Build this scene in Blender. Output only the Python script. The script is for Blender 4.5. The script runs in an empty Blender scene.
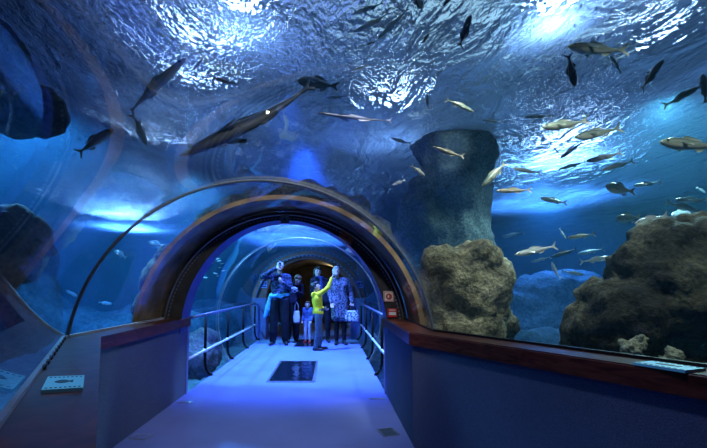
import bpy, bmesh, math, random
from mathutils import Vector, Matrix, noise
random.seed(7)
S = bpy.context.scene
COL = S.collection
PI = math.pi
V = Vector

# ------------------------------------------------------------------ camera
F = 350.0
PITCH = math.radians(4.5)
SHX, SHY = 23.5, 35.5
CAM = V((0, 0, 1.25))
cd = bpy.data.cameras.new('camera')
cam = bpy.data.objects.new('camera', cd)
COL.objects.link(cam)
cam.location = CAM
cam.rotation_euler = (PI/2 + PITCH, 0, 0)
cd.sensor_fit = 'HORIZONTAL'
cd.sensor_width = 36
cd.lens = F*36/707
cd.shift_x = SHX/707
cd.shift_y = SHY/707
cd.clip_start = 0.02
cd.clip_end = 100
S.camera = cam

def ray(px, py):
    """direction through a pixel of the photograph, scaled so that +1 = one metre along the lens axis"""
    u = (px-353.5+SHX)/F
    v = (224-py+SHY)/F
    return V((u, math.cos(PITCH)-v*math.sin(PITCH), math.sin(PITCH)+v*math.cos(PITCH)))
def at(px, py, t): return CAM + ray(px, py)*t
def atz(px, py, z):
    d = ray(px, py); return CAM + d*((z-CAM.z)/d.z)
def aty(px, py, y):
    d = ray(px, py); return CAM + d*(y/d.y)

# ------------------------------------------------------------------ node helpers
def mat(name):
    m = bpy.data.materials.new(name); m.use_nodes = True
    nt = m.node_tree; nt.nodes.clear()
    out = nt.nodes.new('ShaderNodeOutputMaterial')
    return m, nt, out
def N(nt, typ, **kw):
    n = nt.nodes.new(typ)
    for k, v in kw.items():
        if k.startswith('i_'):
            n.inputs[k[2:].replace('_', ' ')].default_value = v
        else: setattr(n, k, v)
    return n
def L(nt, a, b): nt.links.new(a, b)
def rgba(c): return (c[0], c[1], c[2], 1)
def ramp(nt, fac, stops, interp='LINEAR'):
    r = nt.nodes.new('ShaderNodeValToRGB'); r.color_ramp.interpolation = interp
    e = r.color_ramp.elements
    while len(e) < len(stops): e.new(0.5)
    for k, (p, c) in enumerate(stops):
        e[k].position = p; e[k].color = rgba(c)
    L(nt, fac, r.inputs[0]); return r.outputs[0]
def simple(name, col, rough=.6, metal=0., spec=.5, noise_scale=None, var=.25, bump=0., coords='Object', stretch=None):
    m, nt, out = mat(name)
    b = N(nt, 'ShaderNodeBsdfPrincipled')
    b.inputs['Roughness'].default_value = rough
    b.inputs['Metallic'].default_value = metal
    b.inputs['Specular IOR Level'].default_value = spec
    b.inputs['Base Color'].default_value = rgba(col)
    if noise_scale:
        tc = N(nt, 'ShaderNodeTexCoord')
        src = tc.outputs[coords]
        if stretch:
            mp = N(nt, 'ShaderNodeMapping'); mp.inputs['Scale'].default_value = stretch
            L(nt, src, mp.inputs[0]); src = mp.outputs[0]
        n = N(nt, 'ShaderNodeTexNoise'); n.inputs['Scale'].default_value = noise_scale; n.inputs['Detail'].default_value = 6
        L(nt, src, n.inputs['Vector'])
        c0 = tuple(c*(1-var) for c in col); c1 = tuple(min(1, c*(1+var)) for c in col)
        L(nt, ramp(nt, n.outputs[0], [(.3, c0), (.7, c1)]), b.inputs['Base Color'])
        if bump:
            bp = N(nt, 'ShaderNodeBump'); bp.inputs['Strength'].default_value = bump; bp.inputs['Distance'].default_value = .02
            L(nt, n.outputs[0], bp.inputs['Height']); L(nt, bp.outputs[0], b.inputs['Normal'])
    L(nt, b.outputs[0], out.inputs[0])
    return m
def emit(name, col, strength):
    m, nt, out = mat(name)
    e = N(nt, 'ShaderNodeEmission'); e.inputs[0].default_value = rgba(col); e.inputs[1].default_value = strength
    L(nt, e.outputs[0], out.inputs[0]); return m

# ------------------------------------------------------------------ mesh helpers
def link(name, me, m=None, parent=None, smooth=False):
    o = bpy.data.objects.new(name, me); COL.objects.link(o)
    if m is not None:
        for k in (m if isinstance(m, (list, tuple)) else [m]): me.materials.append(k)
    if smooth:
        for p in me.polygons: p.use_smooth = True
    if parent: o.parent = parent
    return o
def mesh(bm, name):
    me = bpy.data.meshes.new(name)
    bmesh.ops.recalc_face_normals(bm, faces=bm.faces)
    bm.to_mesh(me); bm.free(); return me
def obj(name, bm, m, parent=None, smooth=False): return link(name, mesh(bm, name), m, parent, smooth)
def tag(o, label=None, cat=None, group=None, kind=None):
    if label: o['label'] = label
    if cat: o['category'] = cat
    if group: o['group'] = group
    if kind: o['kind'] = kind
    return o
def empty(name, loc, rz=0):
    o = bpy.data.objects.new(name, None); COL.objects.link(o)
    o.location = loc; o.rotation_euler = (0, 0, rz); o.empty_display_size = .1
    return o
def box(bm, c, s, M=None, bevel=0.):
    r = bmesh.ops.create_cube(bm, size=1)
    vs = r['verts']
    for v in vs:
        v.co = V((v.co.x*s[0]+c[0], v.co.y*s[1]+c[1], v.co.z*s[2]+c[2]))
    if bevel:
        es = list({e for v in vs for e in v.link_edges})
        rr = bmesh.ops.bevel(bm, geom=es, offset=bevel, segments=2, affect='EDGES', profile=.5)
        vs = list({v for f in rr['faces'] for v in f.verts} | {v for v in vs if v.is_valid})
    if M is not None:
        for v in vs: v.co = M @ v.co
    return vs
def prism(bm, pts, z0, z1):
    lo = [bm.verts.new((p[0], p[1], z0)) for p in pts]; hi = [bm.verts.new((p[0], p[1], z1)) for p in pts]
    n = len(pts)
    bm.faces.new(lo[::-1]); bm.faces.new(hi)
    for k in range(n): bm.faces.new((lo[k], lo[(k+1) % n], hi[(k+1) % n], hi[k]))
def tube(bm, pts, r, seg=10, closed=False):
    pts = [V(p) for p in pts]; n = len(pts); rings = []
    prev = None
    for k, p in enumerate(pts):
        rr = r[k] if isinstance(r, (list, tuple)) else r
        if closed: t = pts[(k+1) % n]-pts[k-1]
        else: t = pts[min(k+1, n-1)]-pts[max(k-1, 0)]
        t.normalize()
        if prev is None:
            a = t.cross(V((0, 0, 1)))
            if a.length < .1: a = t.cross(V((1, 0, 0)))
        else: a = prev - t*prev.dot(t)
        a.normalize(); prev = a; b = t.cross(a)
        rings.append([bm.verts.new(p + (a*math.cos(2*PI*j/seg)+b*math.sin(2*PI*j/seg))*rr) for j in range(seg)])
    m = n if closed else n-1
    for k in range(m):
        A, B = rings[k], rings[(k+1) % n]
        for j in range(seg): bm.faces.new((A[j], A[(j+1) % seg], B[(j+1) % seg], B[j]))
    if not closed: bm.faces.new(rings[0][::-1]); bm.faces.new(rings[-1])
def loft(bm, rings, closed=False, caps=False):
    """rings: lists of points, all of one length"""
    R = [[bm.verts.new(p) for p in r] for r in rings]
    for A, B in zip(R[:-1], R[1:]):
        n = len(A)
        for j in range(n if closed else n-1):
            bm.faces.new((A[j], A[(j+1) % n], B[(j+1) % n], B[j]))
    if caps: bm.faces.new(R[0][::-1]); bm.faces.new(R[-1])
    return R
def ellipsoid(bm, c, r, M=None, sub=3):
    vs = bmesh.ops.create_icosphere(bm, subdivisions=sub, radius=1)['verts']
    for v in vs:
        p = V((v.co.x*r[0], v.co.y*r[1], v.co.z*r[2]))
        if M is not None: p = M @ p
        v.co = p + V(c)
    return vs
def capsule(bm, p0, r0, p1, r1, seg=12):
    p0, p1 = V(p0), V(p1); t = (p1-p0)
    if t.length < 1e-6: t = V((0, 0, 1e-4))
    ln = t.length; t.normalize()
    a = t.cross(V((0, 0, 1)))
    if a.length < .1: a = t.cross(V((1, 0, 0)))
    a.normalize(); b = t.cross(a); rings = []
    for k in range(1, 5):
        g = -PI/2 + k*PI/8
        rings.append((p0 + t*(math.sin(g)*r0), math.cos(g)*r0))
    for k in range(0, 4):
        g = k*PI/8
        rings.append((p1 + t*(math.sin(g)*r1), math.cos(g)*r1))
    R = [[bm.verts.new(c + (a*math.cos(2*PI*j/seg)+b*math.sin(2*PI*j/seg))*r) for j in range(seg)] for c, r in rings]
    for A, B in zip(R[:-1], R[1:]):
        for j in range(seg): bm.faces.new((A[j], A[(j+1) % seg], B[(j+1) % seg], B[j]))
    e0 = bm.verts.new(p0 - t*r0); e1 = bm.verts.new(p1 + t*r1)
    for j in range(seg):
        bm.faces.new((e0, R[0][(j+1) % seg], R[0][j])); bm.faces.new((e1, R[-1][j], R[-1][(j+1) % seg]))
def remeshed(bm, name, voxel, smooth=2, factor=.5):
    """one continuous skin round everything in bm"""
    me = mesh(bm, name+'_src')
    ts = bpy.data.scenes.new('work'); o = bpy.data.objects.new(name+'_src', me); ts.collection.objects.link(o)
    r = o.modifiers.new('r', 'REMESH'); r.mode = 'VOXEL'; r.voxel_size = voxel; r.use_smooth_shade = True
    if smooth:
        s = o.modifiers.new('s', 'SMOOTH'); s.iterations = smooth; s.factor = factor
    with bpy.context.temp_override(scene=ts, view_layer=ts.view_layers[0]):
        dg = bpy.context.evaluated_depsgraph_get()
        out = bpy.data.meshes.new_from_object(o.evaluated_get(dg))
    out.name = name
    bpy.data.objects.remove(o); bpy.data.meshes.remove(me); bpy.data.scenes.remove(ts)
    return out

def displace(me, fn):
    n = len(me.vertices); a = [0.]*(3*n); b = [0.]*(3*n)
    me.vertices.foreach_get('co', a); me.vertices.foreach_get('normal', b)
    for i in range(0, 3*n, 3):
        a[i], a[i+1], a[i+2] = fn(V(a[i:i+3]), V(b[i:i+3]))
    me.vertices.foreach_set('co', a); me.update()

# ------------------------------------------------------------------ the plan of the place
XC, CZ, R0 = -.52, .72, 1.38            # tunnel axis, centre height, radius
HW = 1.177                               # half width of the walkway
WL, WR = XC-HW, XC+HW
D = V((.545, -.8385, 0))                 # the near section runs this way from the bend
NRM = V((.8385, .545, 0))
A = V((WL, 2.57, 0)); B = V((WR, 2.85, 0))
def seam_y(x): return 2.73 + (x-XC)*.131
CAPZ = .89
RING0, RING1 = 4.0, 4.25
END = 8.6
WATERZ = 4.2
def arc(r, a0, a1, n=48, y=None, shift=None):
    out = []
    for k in range(n+1):
        g = a0 + (a1-a0)*k/n
        x = XC + r*math.cos(g); z = CZ + r*math.sin(g)
        p = V((x, seam_y(x) if y is None else y, z))
        if shift is not None: p = p + shift
        out.append(p)
    return out
def in_tunnel(p, margin):
    rr = R0+margin
    if p.y > seam_y(p.x):
        q = p.x-XC
    else:
        q = (NRM.dot(V((p.x, p.y, 0)))-1.052)/.905
    if p.z < CZ: return abs(q) < rr
    return q*q + (p.z-CZ)**2 < rr*rr
# ------------------------------------------------------------------ materials
def carpet(name, col, sc=260):
    m, nt, out = mat(name)
    tc = N(nt, 'ShaderNodeTexCoord')
    n1 = N(nt, 'ShaderNodeTexNoise'); n1.inputs['Scale'].default_value = sc; n1.inputs['Detail'].default_value = 3
    n2 = N(nt, 'ShaderNodeTexNoise'); n2.inputs['Scale'].default_value = 1.6; n2.inputs['Detail'].default_value = 3
    L(nt, tc.outputs['Object'], n1.inputs['Vector']); L(nt, tc.outputs['Object'], n2.inputs['Vector'])
    mx = N(nt, 'ShaderNodeMath', operation='ADD'); L(nt, n1.outputs[0], mx.inputs[0])
    m2 = N(nt, 'ShaderNodeMath', operation='MULTIPLY'); m2.inputs[1].default_value = .35; L(nt, n2.outputs[0], m2.inputs[0]); L(nt, m2.outputs[0], mx.inputs[1])
    c0 = tuple(c*.6 for c in col); c1 = tuple(c*1.35 for c in col)
    b = N(nt, 'ShaderNodeBsdfPrincipled'); b.inputs['Roughness'].default_value = .95; b.inputs['Specular IOR Level'].default_value = .1
    L(nt, ramp(nt, mx.outputs[0], [(.4, c0), (.95, c1)]), b.inputs['Base Color'])
    bp = N(nt, 'ShaderNodeBump'); bp.inputs['Strength'].default_value = .5; bp.inputs['Distance'].default_value = .004
    L(nt, n1.outputs[0], bp.inputs['Height']); L(nt, bp.outputs[0], b.inputs['Normal'])
    L(nt, b.outputs[0], out.inputs[0]); return m
M = {}
M['carpet'] = carpet('floor_carpet', (.15, .2, .5))
M['wallcarpet'] = carpet('wall_carpet', (.11, .14, .23), 200)
def wood():
    m, nt, out = mat('mahogany')
    tc = N(nt, 'ShaderNodeTexCoord'); mp = N(nt, 'ShaderNodeMapping'); mp.inputs['Scale'].default_value = (3, 3, 14)
    L(nt, tc.outputs['Object'], mp.inputs[0])
    n = N(nt, 'ShaderNodeTexNoise'); n.inputs['Scale'].default_value = 2.2; n.inputs['Detail'].default_value = 8; n.inputs['Distortion'].default_value = 1.2
    L(nt, mp.outputs[0], n.inputs['Vector'])
    b = N(nt, 'ShaderNodeBsdfPrincipled'); b.inputs['Roughness'].default_value = .3; b.inputs['Specular IOR Level'].default_value = .22
    L(nt, ramp(nt, n.outputs[0], [(.3, (.045, .012, .009)), (.55, (.12, .033, .022)), (.8, (.2, .065, .038))]), b.inputs['Base Color'])
    L(nt, b.outputs[0], out.inputs[0]); return m
M['wood'] = wood()
M['ring'] = simple('ring_paint', (.035, .032, .03), .45, 0, .5, 9, .4, .1)
M['collar'] = simple('brown_concrete', (.36, .24, .12), .7, 0, .3, 5, .5, .3)
M['reveal'] = simple('ring_reveal_blue_light', (.05, .06, .22), .5, 0, .4, 14, .2)  # blue light falling on the reveal is put into its colour
M['alu'] = simple('brushed_metal', (.5, .53, .56), .28, .9, .5, 30, .15)
M['dalu'] = simple('dull_metal', (.3, .33, .38), .4, .7, .5, 30, .2)
M['joint'] = simple('joint_seal', (.13, .15, .17), .55, 0, .4, 30, .2)
M['whitemetal'] = simple('white_channel', (.5, .5, .58), .5, .0, .5, 40, .12)
M['black'] = simple('black_rubber', (.004, .004, .005), .6, 0, .15, 40, .3)
M['blackmetal'] = simple('black_painted_metal', (.015, .015, .02), .35, 0, .5, 30, .3)
M['railwhite'] = simple('pale_rail_paint', (.6, .65, .72), .3, .2, .5, 30, .1)
M['rail'] = simple('dark_rail_metal', (.13, .15, .25), .3, .6, .5, 30, .15)
M['panel'] = simple('brown_panel', (.26, .13, .12), .5, 0, .4, 6, .3)
M['bluewall'] = simple('blue_painted_wall', (.13, .17, .4), .6, 0, .4, 20, .12)
M['dark'] = simple('dark_cave_plaster', (.05, .042, .03), .8, 0, .3, 2.5, .6, .4)
def glass(name, tint=(.93, .97, 1.), base=.012, top=.7, outer=False):
    m, nt, out = mat(name)
    t = N(nt, 'ShaderNodeBsdfTransparent'); t.inputs[0].default_value = rgba(tint)
    if outer:
        L(nt, t.outputs[0], out.inputs[0]); return m
    g = N(nt, 'ShaderNodeBsdfGlossy'); g.inputs['Roughness'].default_value = .0; g.inputs[0].default_value = (1, 1, 1, 1)
    lw = N(nt, 'ShaderNodeLayerWeight'); lw.inputs[0].default_value = .5
    p = N(nt, 'ShaderNodeMath', operation='POWER'); p.inputs[1].default_value = 5.; L(nt, lw.outputs['Facing'], p.inputs[0])
    ma = N(nt, 'ShaderNodeMath', operation='MULTIPLY_ADD'); ma.inputs[1].default_value = top; ma.inputs[2].default_value = base
    L(nt, p.outputs[0], ma.inputs[0])
    mx = N(nt, 'ShaderNodeMixShader'); L(nt, ma.outputs[0], mx.inputs[0]); L(nt, t.outputs[0], mx.inputs[1]); L(nt, g.outputs[0], mx.inputs[2])
    L(nt, mx.outputs[0], out.inputs[0]); return m
M['acrylic'] = glass('acrylic_inner_face', (.96, .985, 1.))
M['acrylic_out'] = glass('acrylic_outer_face', (.98, .99, 1.), outer=True)
def rockmat(name, cols, scale=2.2, bump=.8):
    m, nt, out = mat(name)
    tc = N(nt, 'ShaderNodeTexCoord')
    n = N(nt, 'ShaderNodeTexNoise'); n.inputs['Scale'].default_value = scale; n.inputs['Detail'].default_value = 12; n.inputs['Roughness'].default_value = .65
    n.inputs['Distortion'].default_value = .6
    L(nt, tc.outputs['Object'], n.inputs['Vector'])
    v = N(nt, 'ShaderNodeTexVoronoi'); v.inputs['Scale'].default_value = scale*9; L(nt, tc.outputs['Object'], v.inputs['Vector'])
    n2 = N(nt, 'ShaderNodeTexNoise'); n2.inputs['Scale'].default_value = scale*14; n2.inputs['Detail'].default_value = 6; L(nt, tc.outputs['Object'], n2.inputs['Vector'])
    b = N(nt, 'ShaderNodeBsdfPrincipled'); b.inputs['Roughness'].default_value = .8; b.inputs['Specular IOR Level'].default_value = .25
    c = ramp(nt, n.outputs[0], [(.30, cols[0]), (.45, cols[1]), (.55, cols[2]), (.66, cols[3])])
    mm = N(nt, 'ShaderNodeMix', data_type='RGBA', blend_type='MULTIPLY'); mm.inputs[0].default_value = .8
    L(nt, c, mm.inputs[6]); L(nt, ramp(nt, n2.outputs[0], [(.35, (.3, .3, .3)), (.62, (1, 1, 1))]), mm.inputs[7])
    L(nt, mm.outputs[2], b.inputs['Base Color'])
    ad = N(nt, 'ShaderNodeMath', operation='ADD'); L(nt, n.outputs[0], ad.inputs[0])
    k = N(nt, 'ShaderNodeMath', operation='MULTIPLY'); k.inputs[1].default_value = .35; L(nt, n2.outputs[0], k.inputs[0]); L(nt, k.outputs[0], ad.inputs[1])
    bp = N(nt, 'ShaderNodeBump'); bp.inputs['Strength'].default_value = bump; bp.inputs['Distance'].default_value = .08
    L(nt, ad.outputs[0], bp.inputs['Height']); L(nt, bp.outputs[0], b.inputs['Normal'])
    L(nt, b.outputs[0], out.inputs[0]); return m
M['rock'] = rockmat('brown_algae_rock', [(.03, .03, .02), (.10, .095, .06), (.22, .21, .13), (.46, .43, .27)])
M['rockgrey'] = rockmat('grey_reef_rock', [(.03, .035, .04), (.08, .085, .085), (.14, .14, .12), (.24, .23, .19)], 1.6)
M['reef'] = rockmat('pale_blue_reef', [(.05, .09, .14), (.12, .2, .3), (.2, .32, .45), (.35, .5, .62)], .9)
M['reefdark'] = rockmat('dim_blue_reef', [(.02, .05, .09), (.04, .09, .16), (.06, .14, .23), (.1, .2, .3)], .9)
M['rockmoss'] = rockmat('mossy_brown_rock', [(.06, .05, .03), (.19, .17, .10), (.36, .33, .20), (.55, .5, .34)])
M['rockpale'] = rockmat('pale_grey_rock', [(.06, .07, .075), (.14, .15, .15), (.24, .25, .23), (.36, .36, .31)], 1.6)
M['sand'] = simple('sea_bed_sand', (.2, .24, .26), .9, 0, .2, 5, .4, .4)
M['tank'] = rockmat('tank_wall_rock', [(.012, .045, .12), (.02, .08, .2), (.03, .12, .28), (.05, .18, .38)], .5)
M['hall'] = simple('hall_dark_paint', (.02, .025, .035), .9)

# ------------------------------------------------------------------ setting: floor, low walls, caps
bm = bmesh.new()
A2, B2 = A+D*5.5, B+D*5.5
prism(bm, [(A2.x, A2.y), (B2.x, B2.y), (B.x, B.y), (WR, 12.5), (WL, 12.5), (A.x, A.y)], -.08, 0)
tag(obj('floor', bm, M['carpet']), 'blue carpeted walkway floor through the tunnel', 'floor', kind='structure')
def off(P, q): return P + NRM*q
LW = .215
Lo = V((WL-LW, A.y-.06, 0)); Ro = V((WR+LW, B.y+.06, 0))
def wall_poly(e, side):
    """plan outline of a low wall; e = how far the inner face stands proud"""
    if side < 0:
        return [off(A2, e), A+V((e, e*.3, 0)), V((WL+e, RING1, 0)), V((WL-LW, RING1, 0)), Lo, off(A2, -LW)]
    return [off(B2, -e), B+V((-e, -e*.3, 0)), V((WR-e, RING1, 0)), V((WR+LW, RING1, 0)), Ro, off(B2, LW)]
bm = bmesh.new(); prism(bm, wall_poly(0, -1), 0, .79); tag(obj('wall_left', bm, M['wallcarpet']), 'low blue carpeted wall left of the walkway', 'wall', kind='structure')
bm = bmesh.new(); prism(bm, wall_poly(0, 1), 0, .79); tag(obj('wall_right', bm, M['wallcarpet']), 'low blue carpeted wall right of the walkway', 'wall', kind='structure')
def cap(side):
    bm = bmesh.new(); prism(bm, wall_poly(.025, side), .79, CAPZ)
    es = [e for e in bm.edges if abs(e.verts[0].co.z-CAPZ) < 1e-5 and abs(e.verts[1].co.z-CAPZ) < 1e-5]
    bmesh.ops.bevel(bm, geom=es, offset=.008, segments=3, affect='EDGES')
    return bm
tag(obj('trim_1', cap(-1), M['wood']), 'polished dark wood ledge on the left low wall', 'ledge', kind='structure')
tag(obj('trim_2', cap(1), M['wood']), 'polished dark wood ledge on the right low wall', 'ledge', kind='structure')
# thin strips at the low wall ends, the blue light there put into their colour
for k, x in enumerate((WL, WR)):
    bm = bmesh.new(); sgn = 1 if x == WL else -1
    box(bm, (x+sgn*.006, RING1-.025, .395), (.012, .05, .79))
    tag(obj('trim_%d' % (3+k), bm, M['bluewall']), 'end strip tinted as blue light on the %s low wall beside the railing' % ('left', 'right')[k], 'trim', kind='structure')

# ------------------------------------------------------------------ acrylic tunnel
AB = math.asin((CAPZ-.03-CZ)/R0)
AF = math.asin((-.02-CZ)/R0)
def pane(name, rings, label):
    bm = bmesh.new(); loft(bm, rings)
    me = bpy.data.meshes.new(name); bm.normal_update(); bm.to_mesh(me); bm.free()
    # inner face must look at the walkway
    c = me.polygons[len(me.polygons)//2]
    o = link(name, me, [M['acrylic'], M['acrylic_out']], None, True)
    mid = sum((V(p) for p in rings[0]), V())/len(rings[0]); mid.z = CZ+.2
    if c.normal.dot(mid-c.center) < 0: me.flip_normals()
    s = o.modifiers.new('thick', 'SOLIDIFY'); s.thickness = .05; s.offset = -1; s.material_offset = 1; s.material_offset_rim = 1
    return tag(o, label, 'tunnel glass', kind='structure')
NA = 220
def run(a, n): return [a(k/n) for k in range(n+1)]
pane('window_1', run(lambda k: arc(R0, AB, PI-AB, NA, shift=D*5.4*(1-k)), 40), 'curved clear acrylic arch over the nearest stretch of tunnel')
def midarc(k):
    P = arc(R0, AB, PI-AB, NA); Q = arc(R0, AB, PI-AB, NA, y=RING0+.02)
    return [p*(1-k)+q*k for p, q in zip(P, Q)]
pane('window_2', run(midarc, 12), 'curved clear acrylic arch between the thin joint and dark ring')
pane('window_3', run(lambda k: arc(R0, AF, PI-AF, NA, y=RING1-.02+k*(6.02-RING1)), 12), 'clear acrylic tube behind the dark ring, down to the walkway')
pane('window_4', run(lambda k: arc(R0, AF, PI-AF, NA, y=6.0+k*(END+.02-6.)), 16), 'clear acrylic tube around the group of visitors')
def strip(name, pts, r, m, label):
    bm = bmesh.new(); tube(bm, pts, r, 8); return tag(obj(name, bm, m, None, True), label, 'trim', kind='structure')
strip('trim_5', arc(R0-.004, AB, PI-AB, 80), .0115, M['joint'], 'thin grey metal joint arching over the bend')
strip('trim_6', arc(R0-.004, AF, PI-AF, 80, y=6.0), .009, M['dalu'], 'thin pale joint ring in the far tube')
# glass foot channels on the ledges
def channel(name, side, label):
    e = -LW+.028
    if side < 0: pts = [off(A2, e), V((WL+e, Lo.y, 0)), V((WL+e, RING0, 0))]
    else: pts = [off(B2, -e), V((WR-e, Ro.y, 0)), V((WR-e, RING0, 0))]
    bm = bmesh.new()
    w = .009
    for P, Q in zip(pts[:-1], pts[1:]):
        d = (Q-P).normalized(); n = V((-d.y, d.x, 0))*w
        prism(bm, [P-n, Q-n, Q+n, P+n], CAPZ-.002, CAPZ+.016)
    o = tag(obj(name, bm, M['whitemetal' if side < 0 else 'blackmetal']), label, 'glass channel', kind='structure')
    return o, pts
ch, pts = channel('trim_7', -1, 'pale metal channel holding the left glass on its ledge')
channel('trim_8', 1, 'dark metal channel holding the right glass on its ledge')
P0 = pts[1]
for k in range(9):
    p = P0 + D*(.12+k*.125) + NRM*.014
    bm = bmesh.new(); M4 = Matrix.Translation(p+V((0, 0, CAPZ+.008))) @ Matrix.Rotation(math.atan2(D.y, D.x), 4, 'Z')
    box(bm, (0, 0, 0), (.045, .012, .02), M4)
    obj('spacer_block', bm, M['black'], ch)

# ------------------------------------------------------------------ the dark ring before the far tube
def ring_prof(rx, rz, y, n=64, a0=None):
    out = []
    zb = 0.0
    for k in range(n+1):
        g = PI*k/n
        out.append(V((XC+rx*math.cos(g), y, CZ+rz*math.sin(g))))
    return out
def arch_ring(name, rxo, rzo, rxi, rzi, y0, y1, zlow, mf, mr, label):
    def prof(rx, rz, y):
        return [V((XC+rx, y, zlow))] + ring_prof(rx, rz, y) + [V((XC-rx, y, zlow))]
    o0, o1, i0, i1 = prof(rxo, rzo, y0), prof(rxo, rzo, y1), prof(rxi, rzi, y0), prof(rxi, rzi, y1)
    bm = bmesh.new()
    R = [[bm.verts.new(p) for p in q] for q in (o1, o0, i0, i1)]
    for q in range(4):
        X, Y = R[q], R[(q+1) % 4]
        for j in range(len(X)-1):
            f = bm.faces.new((X[j], X[j+1], Y[j+1], Y[j])); f.material_index = 1 if q == 2 else 0
    bm.faces.new([R[q][0] for q in range(4)]); bm.faces.new([R[q][-1] for q in (3, 2, 1, 0)])
    o = obj(name, bm, [mf, mr]); return tag(o, label, 'arch ring', kind='structure')
arch_ring('trim_9', R0+.02, R0+.02, HW-.005, 1.30, RING0, RING1, CAPZ-.01, M['ring'], M['reveal'], 'thick dark arch ring with reveal tinted as blue light around the passage')
arch_ring('trim_13', R0+.10, R0+.10, R0+.053, R0+.053, 3.55, RING0+.1, CAPZ-.1, M['collar'], M['collar'], 'dark brown concrete collar gripping the glass before the ring')
bm = bmesh.new()
tube(bm, [V((XC+(R0-.02)*math.cos(g), RING0-.006, CZ+(R0-.02)*math.sin(g))) for g in [AB+(PI-2*AB)*k/80 for k in range(81)]], .0085, 8)
tag(obj('trim_10', bm, M['alu'], None, True), 'thin bright edge line on the face of the dark ring', 'trim', kind='structure')
bm = bmesh.new()
for k in range(90):      # perforated gasket on the ring face
    g = AB+.03+(PI-2*AB-.06)*k/89
    p = V((XC+(R0-.055)*math.cos(g), RING0-.003, CZ+(R0-.055)*math.sin(g)))
    box(bm, (0, 0, 0), (.026, .008, .014), Matrix.Translation(p) @ Matrix.Rotation(-(g-PI/2), 4, 'Y'))
tag(obj('trim_11', bm, M['dalu']), 'row of small metal clips around the dark ring face', 'trim', kind='structure')

# ------------------------------------------------------------------ end portal and the hall behind it
bm = bmesh.new()
OX, OZ0, OZ = 1.05, .9, 1.05
def portal(y):
    outer = [V((XC+(R0+.03)*math.cos(g), y, CZ+(R0+.03)*math.sin(g))) for g in [AF+(PI-2*AF)*k/64 for k in range(65)]]
    inner = []
    for k in range(65):
        g = AF+(PI-2*AF)*k/64
        if g < 0: z = OZ0*(1-(g/AF)); inner.append(V((XC+OX, y, z)))
        elif g > PI: z = OZ0*(1-((PI-g)/AF)); inner.append(V((XC-OX, y, z)))
        else: inner.append(V((XC+OX*math.cos(g), y, OZ0+OZ*math.sin(g))))
    return outer, inner
(o0, i0), (o1, i1) = portal(END), portal(END+.25)
loft(bm, [o1, o0, i0, i1])
tag(obj('wall_back', bm, M['panel']), 'brown panelled end wall around the dark opening', 'wall', kind='structure')
for k, sx in enumerate((-1, 1)):
    bm = bmesh.new()
    x0, x1 = XC+sx*(OX-.03), XC+sx*(R0-.03)
    prism(bm, [(min(x0, x1), END-.12), (max(x0, x1), END-.12), (max(x0, x1), END+.3), (min(x0, x1), END+.3)], 0, .98)
    tag(obj('wall_%s_end' % ('left', 'right')[k], bm, M['bluewall']), 'blue low wall block %s of the far opening' % ('left', 'right')[k], 'wall', kind='structure')
bm = bmesh.new()
tube(bm, [V((XC+(R0-.07)*math.cos(g), END-.03, CZ+(R0-.07)*math.sin(g))) for g in [.16+(PI-.32)*k/64 for k in range(65)]], .024, 8)
hoop = tag(obj('trim_12', bm, M['rail'], None, True), 'dark metal arch hoop with pale studs at the far end of tube', 'trim', kind='structure')
for k in range(26):
    g = math.radians(35+110*k/25); bm = bmesh.new()
    box(bm, (XC+(R0-.085)*math.cos(g), END-.055, CZ+(R0-.085)*math.sin(g)), (.024, .02, .024)); obj('stud', bm, M['whitemetal'], hoop)
# the hall beyond: a rough vaulted passage
bm = bmesh.new()
rings = []
for y in (END+.2, 9.6, 10.6, 11.6, 12.5):
    r = []
    for k in range(41):
        g = -.35+(PI+.7)*k/40
        p = V((XC+1.36*math.cos(g), y, max(0, .62+1.42*math.sin(g))))
        q = noise.noise_vector(p*1.7)*.09
        r.append(V((p.x+q.x, y, max(0, p.z+q.z))))
    rings.append(r)
loft(bm, rings)
o = obj('ceiling', bm, M['dark'], None, True)
s = o.modifiers.new('thick', 'SOLIDIFY'); s.thickness = .04; s.offset = 0
tag(o, 'rough dark vault of the passage beyond the opening', 'vault', kind='structure')
bm = bmesh.new(); prism(bm, [(XC-1.45, 12.4), (XC+1.45, 12.4), (XC+1.45, 12.5), (XC-1.45, 12.5)], 0, 2.15)
tag(obj('wall_far', bm, M['dark']), 'dark wall closing the passage far behind the visitors', 'wall', kind='structure')

# ------------------------------------------------------------------ tank shell
bm = bmesh.new()
X0, X1, Y0, Y1, ZB, ZT = -14., 13., -8., 30., -.9, 7.5
def slab(name, a, b, m, label, cat='wall'):
    bm = bmesh.new(); box(bm, [(a[k]+b[k])/2 for k in range(3)], [abs(b[k]-a[k]) for k in range(3)])
    return tag(obj(name, bm, m), label, cat, kind='structure')
slab('wall_tank_left', (X0-.2, Y0, ZB), (X0, Y1, ZT), M['tank'], 'blue rocky tank wall far to the left')
slab('wall_tank_right', (X1, Y0, ZB), (X1+.2, Y1, ZT), M['tank'], 'blue rocky tank wall far to the right')
slab('wall_tank_back', (X0-.2, Y1, ZB), (X1+.2, Y1+.2, ZT), M['tank'], 'blue rocky tank wall far behind the tunnel')
slab('wall_tank_front', (X0-.2, Y0-.2, ZB), (X1+.2, Y0, ZT), M['tank'], 'blue rocky tank wall behind the viewer')
slab('floor_tank', (X0-.2, Y0-.2, ZB-.2), (X1+.2, Y1+.2, ZB), M['sand'], 'sandy tank bottom below the tunnel', 'tank floor')
slab('ceiling_hall', (X0-.2, Y0-.2, ZT), (X1+.2, Y1+.2, ZT+.2), M['hall'], 'dark hall ceiling high over the water', 'ceiling')

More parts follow.
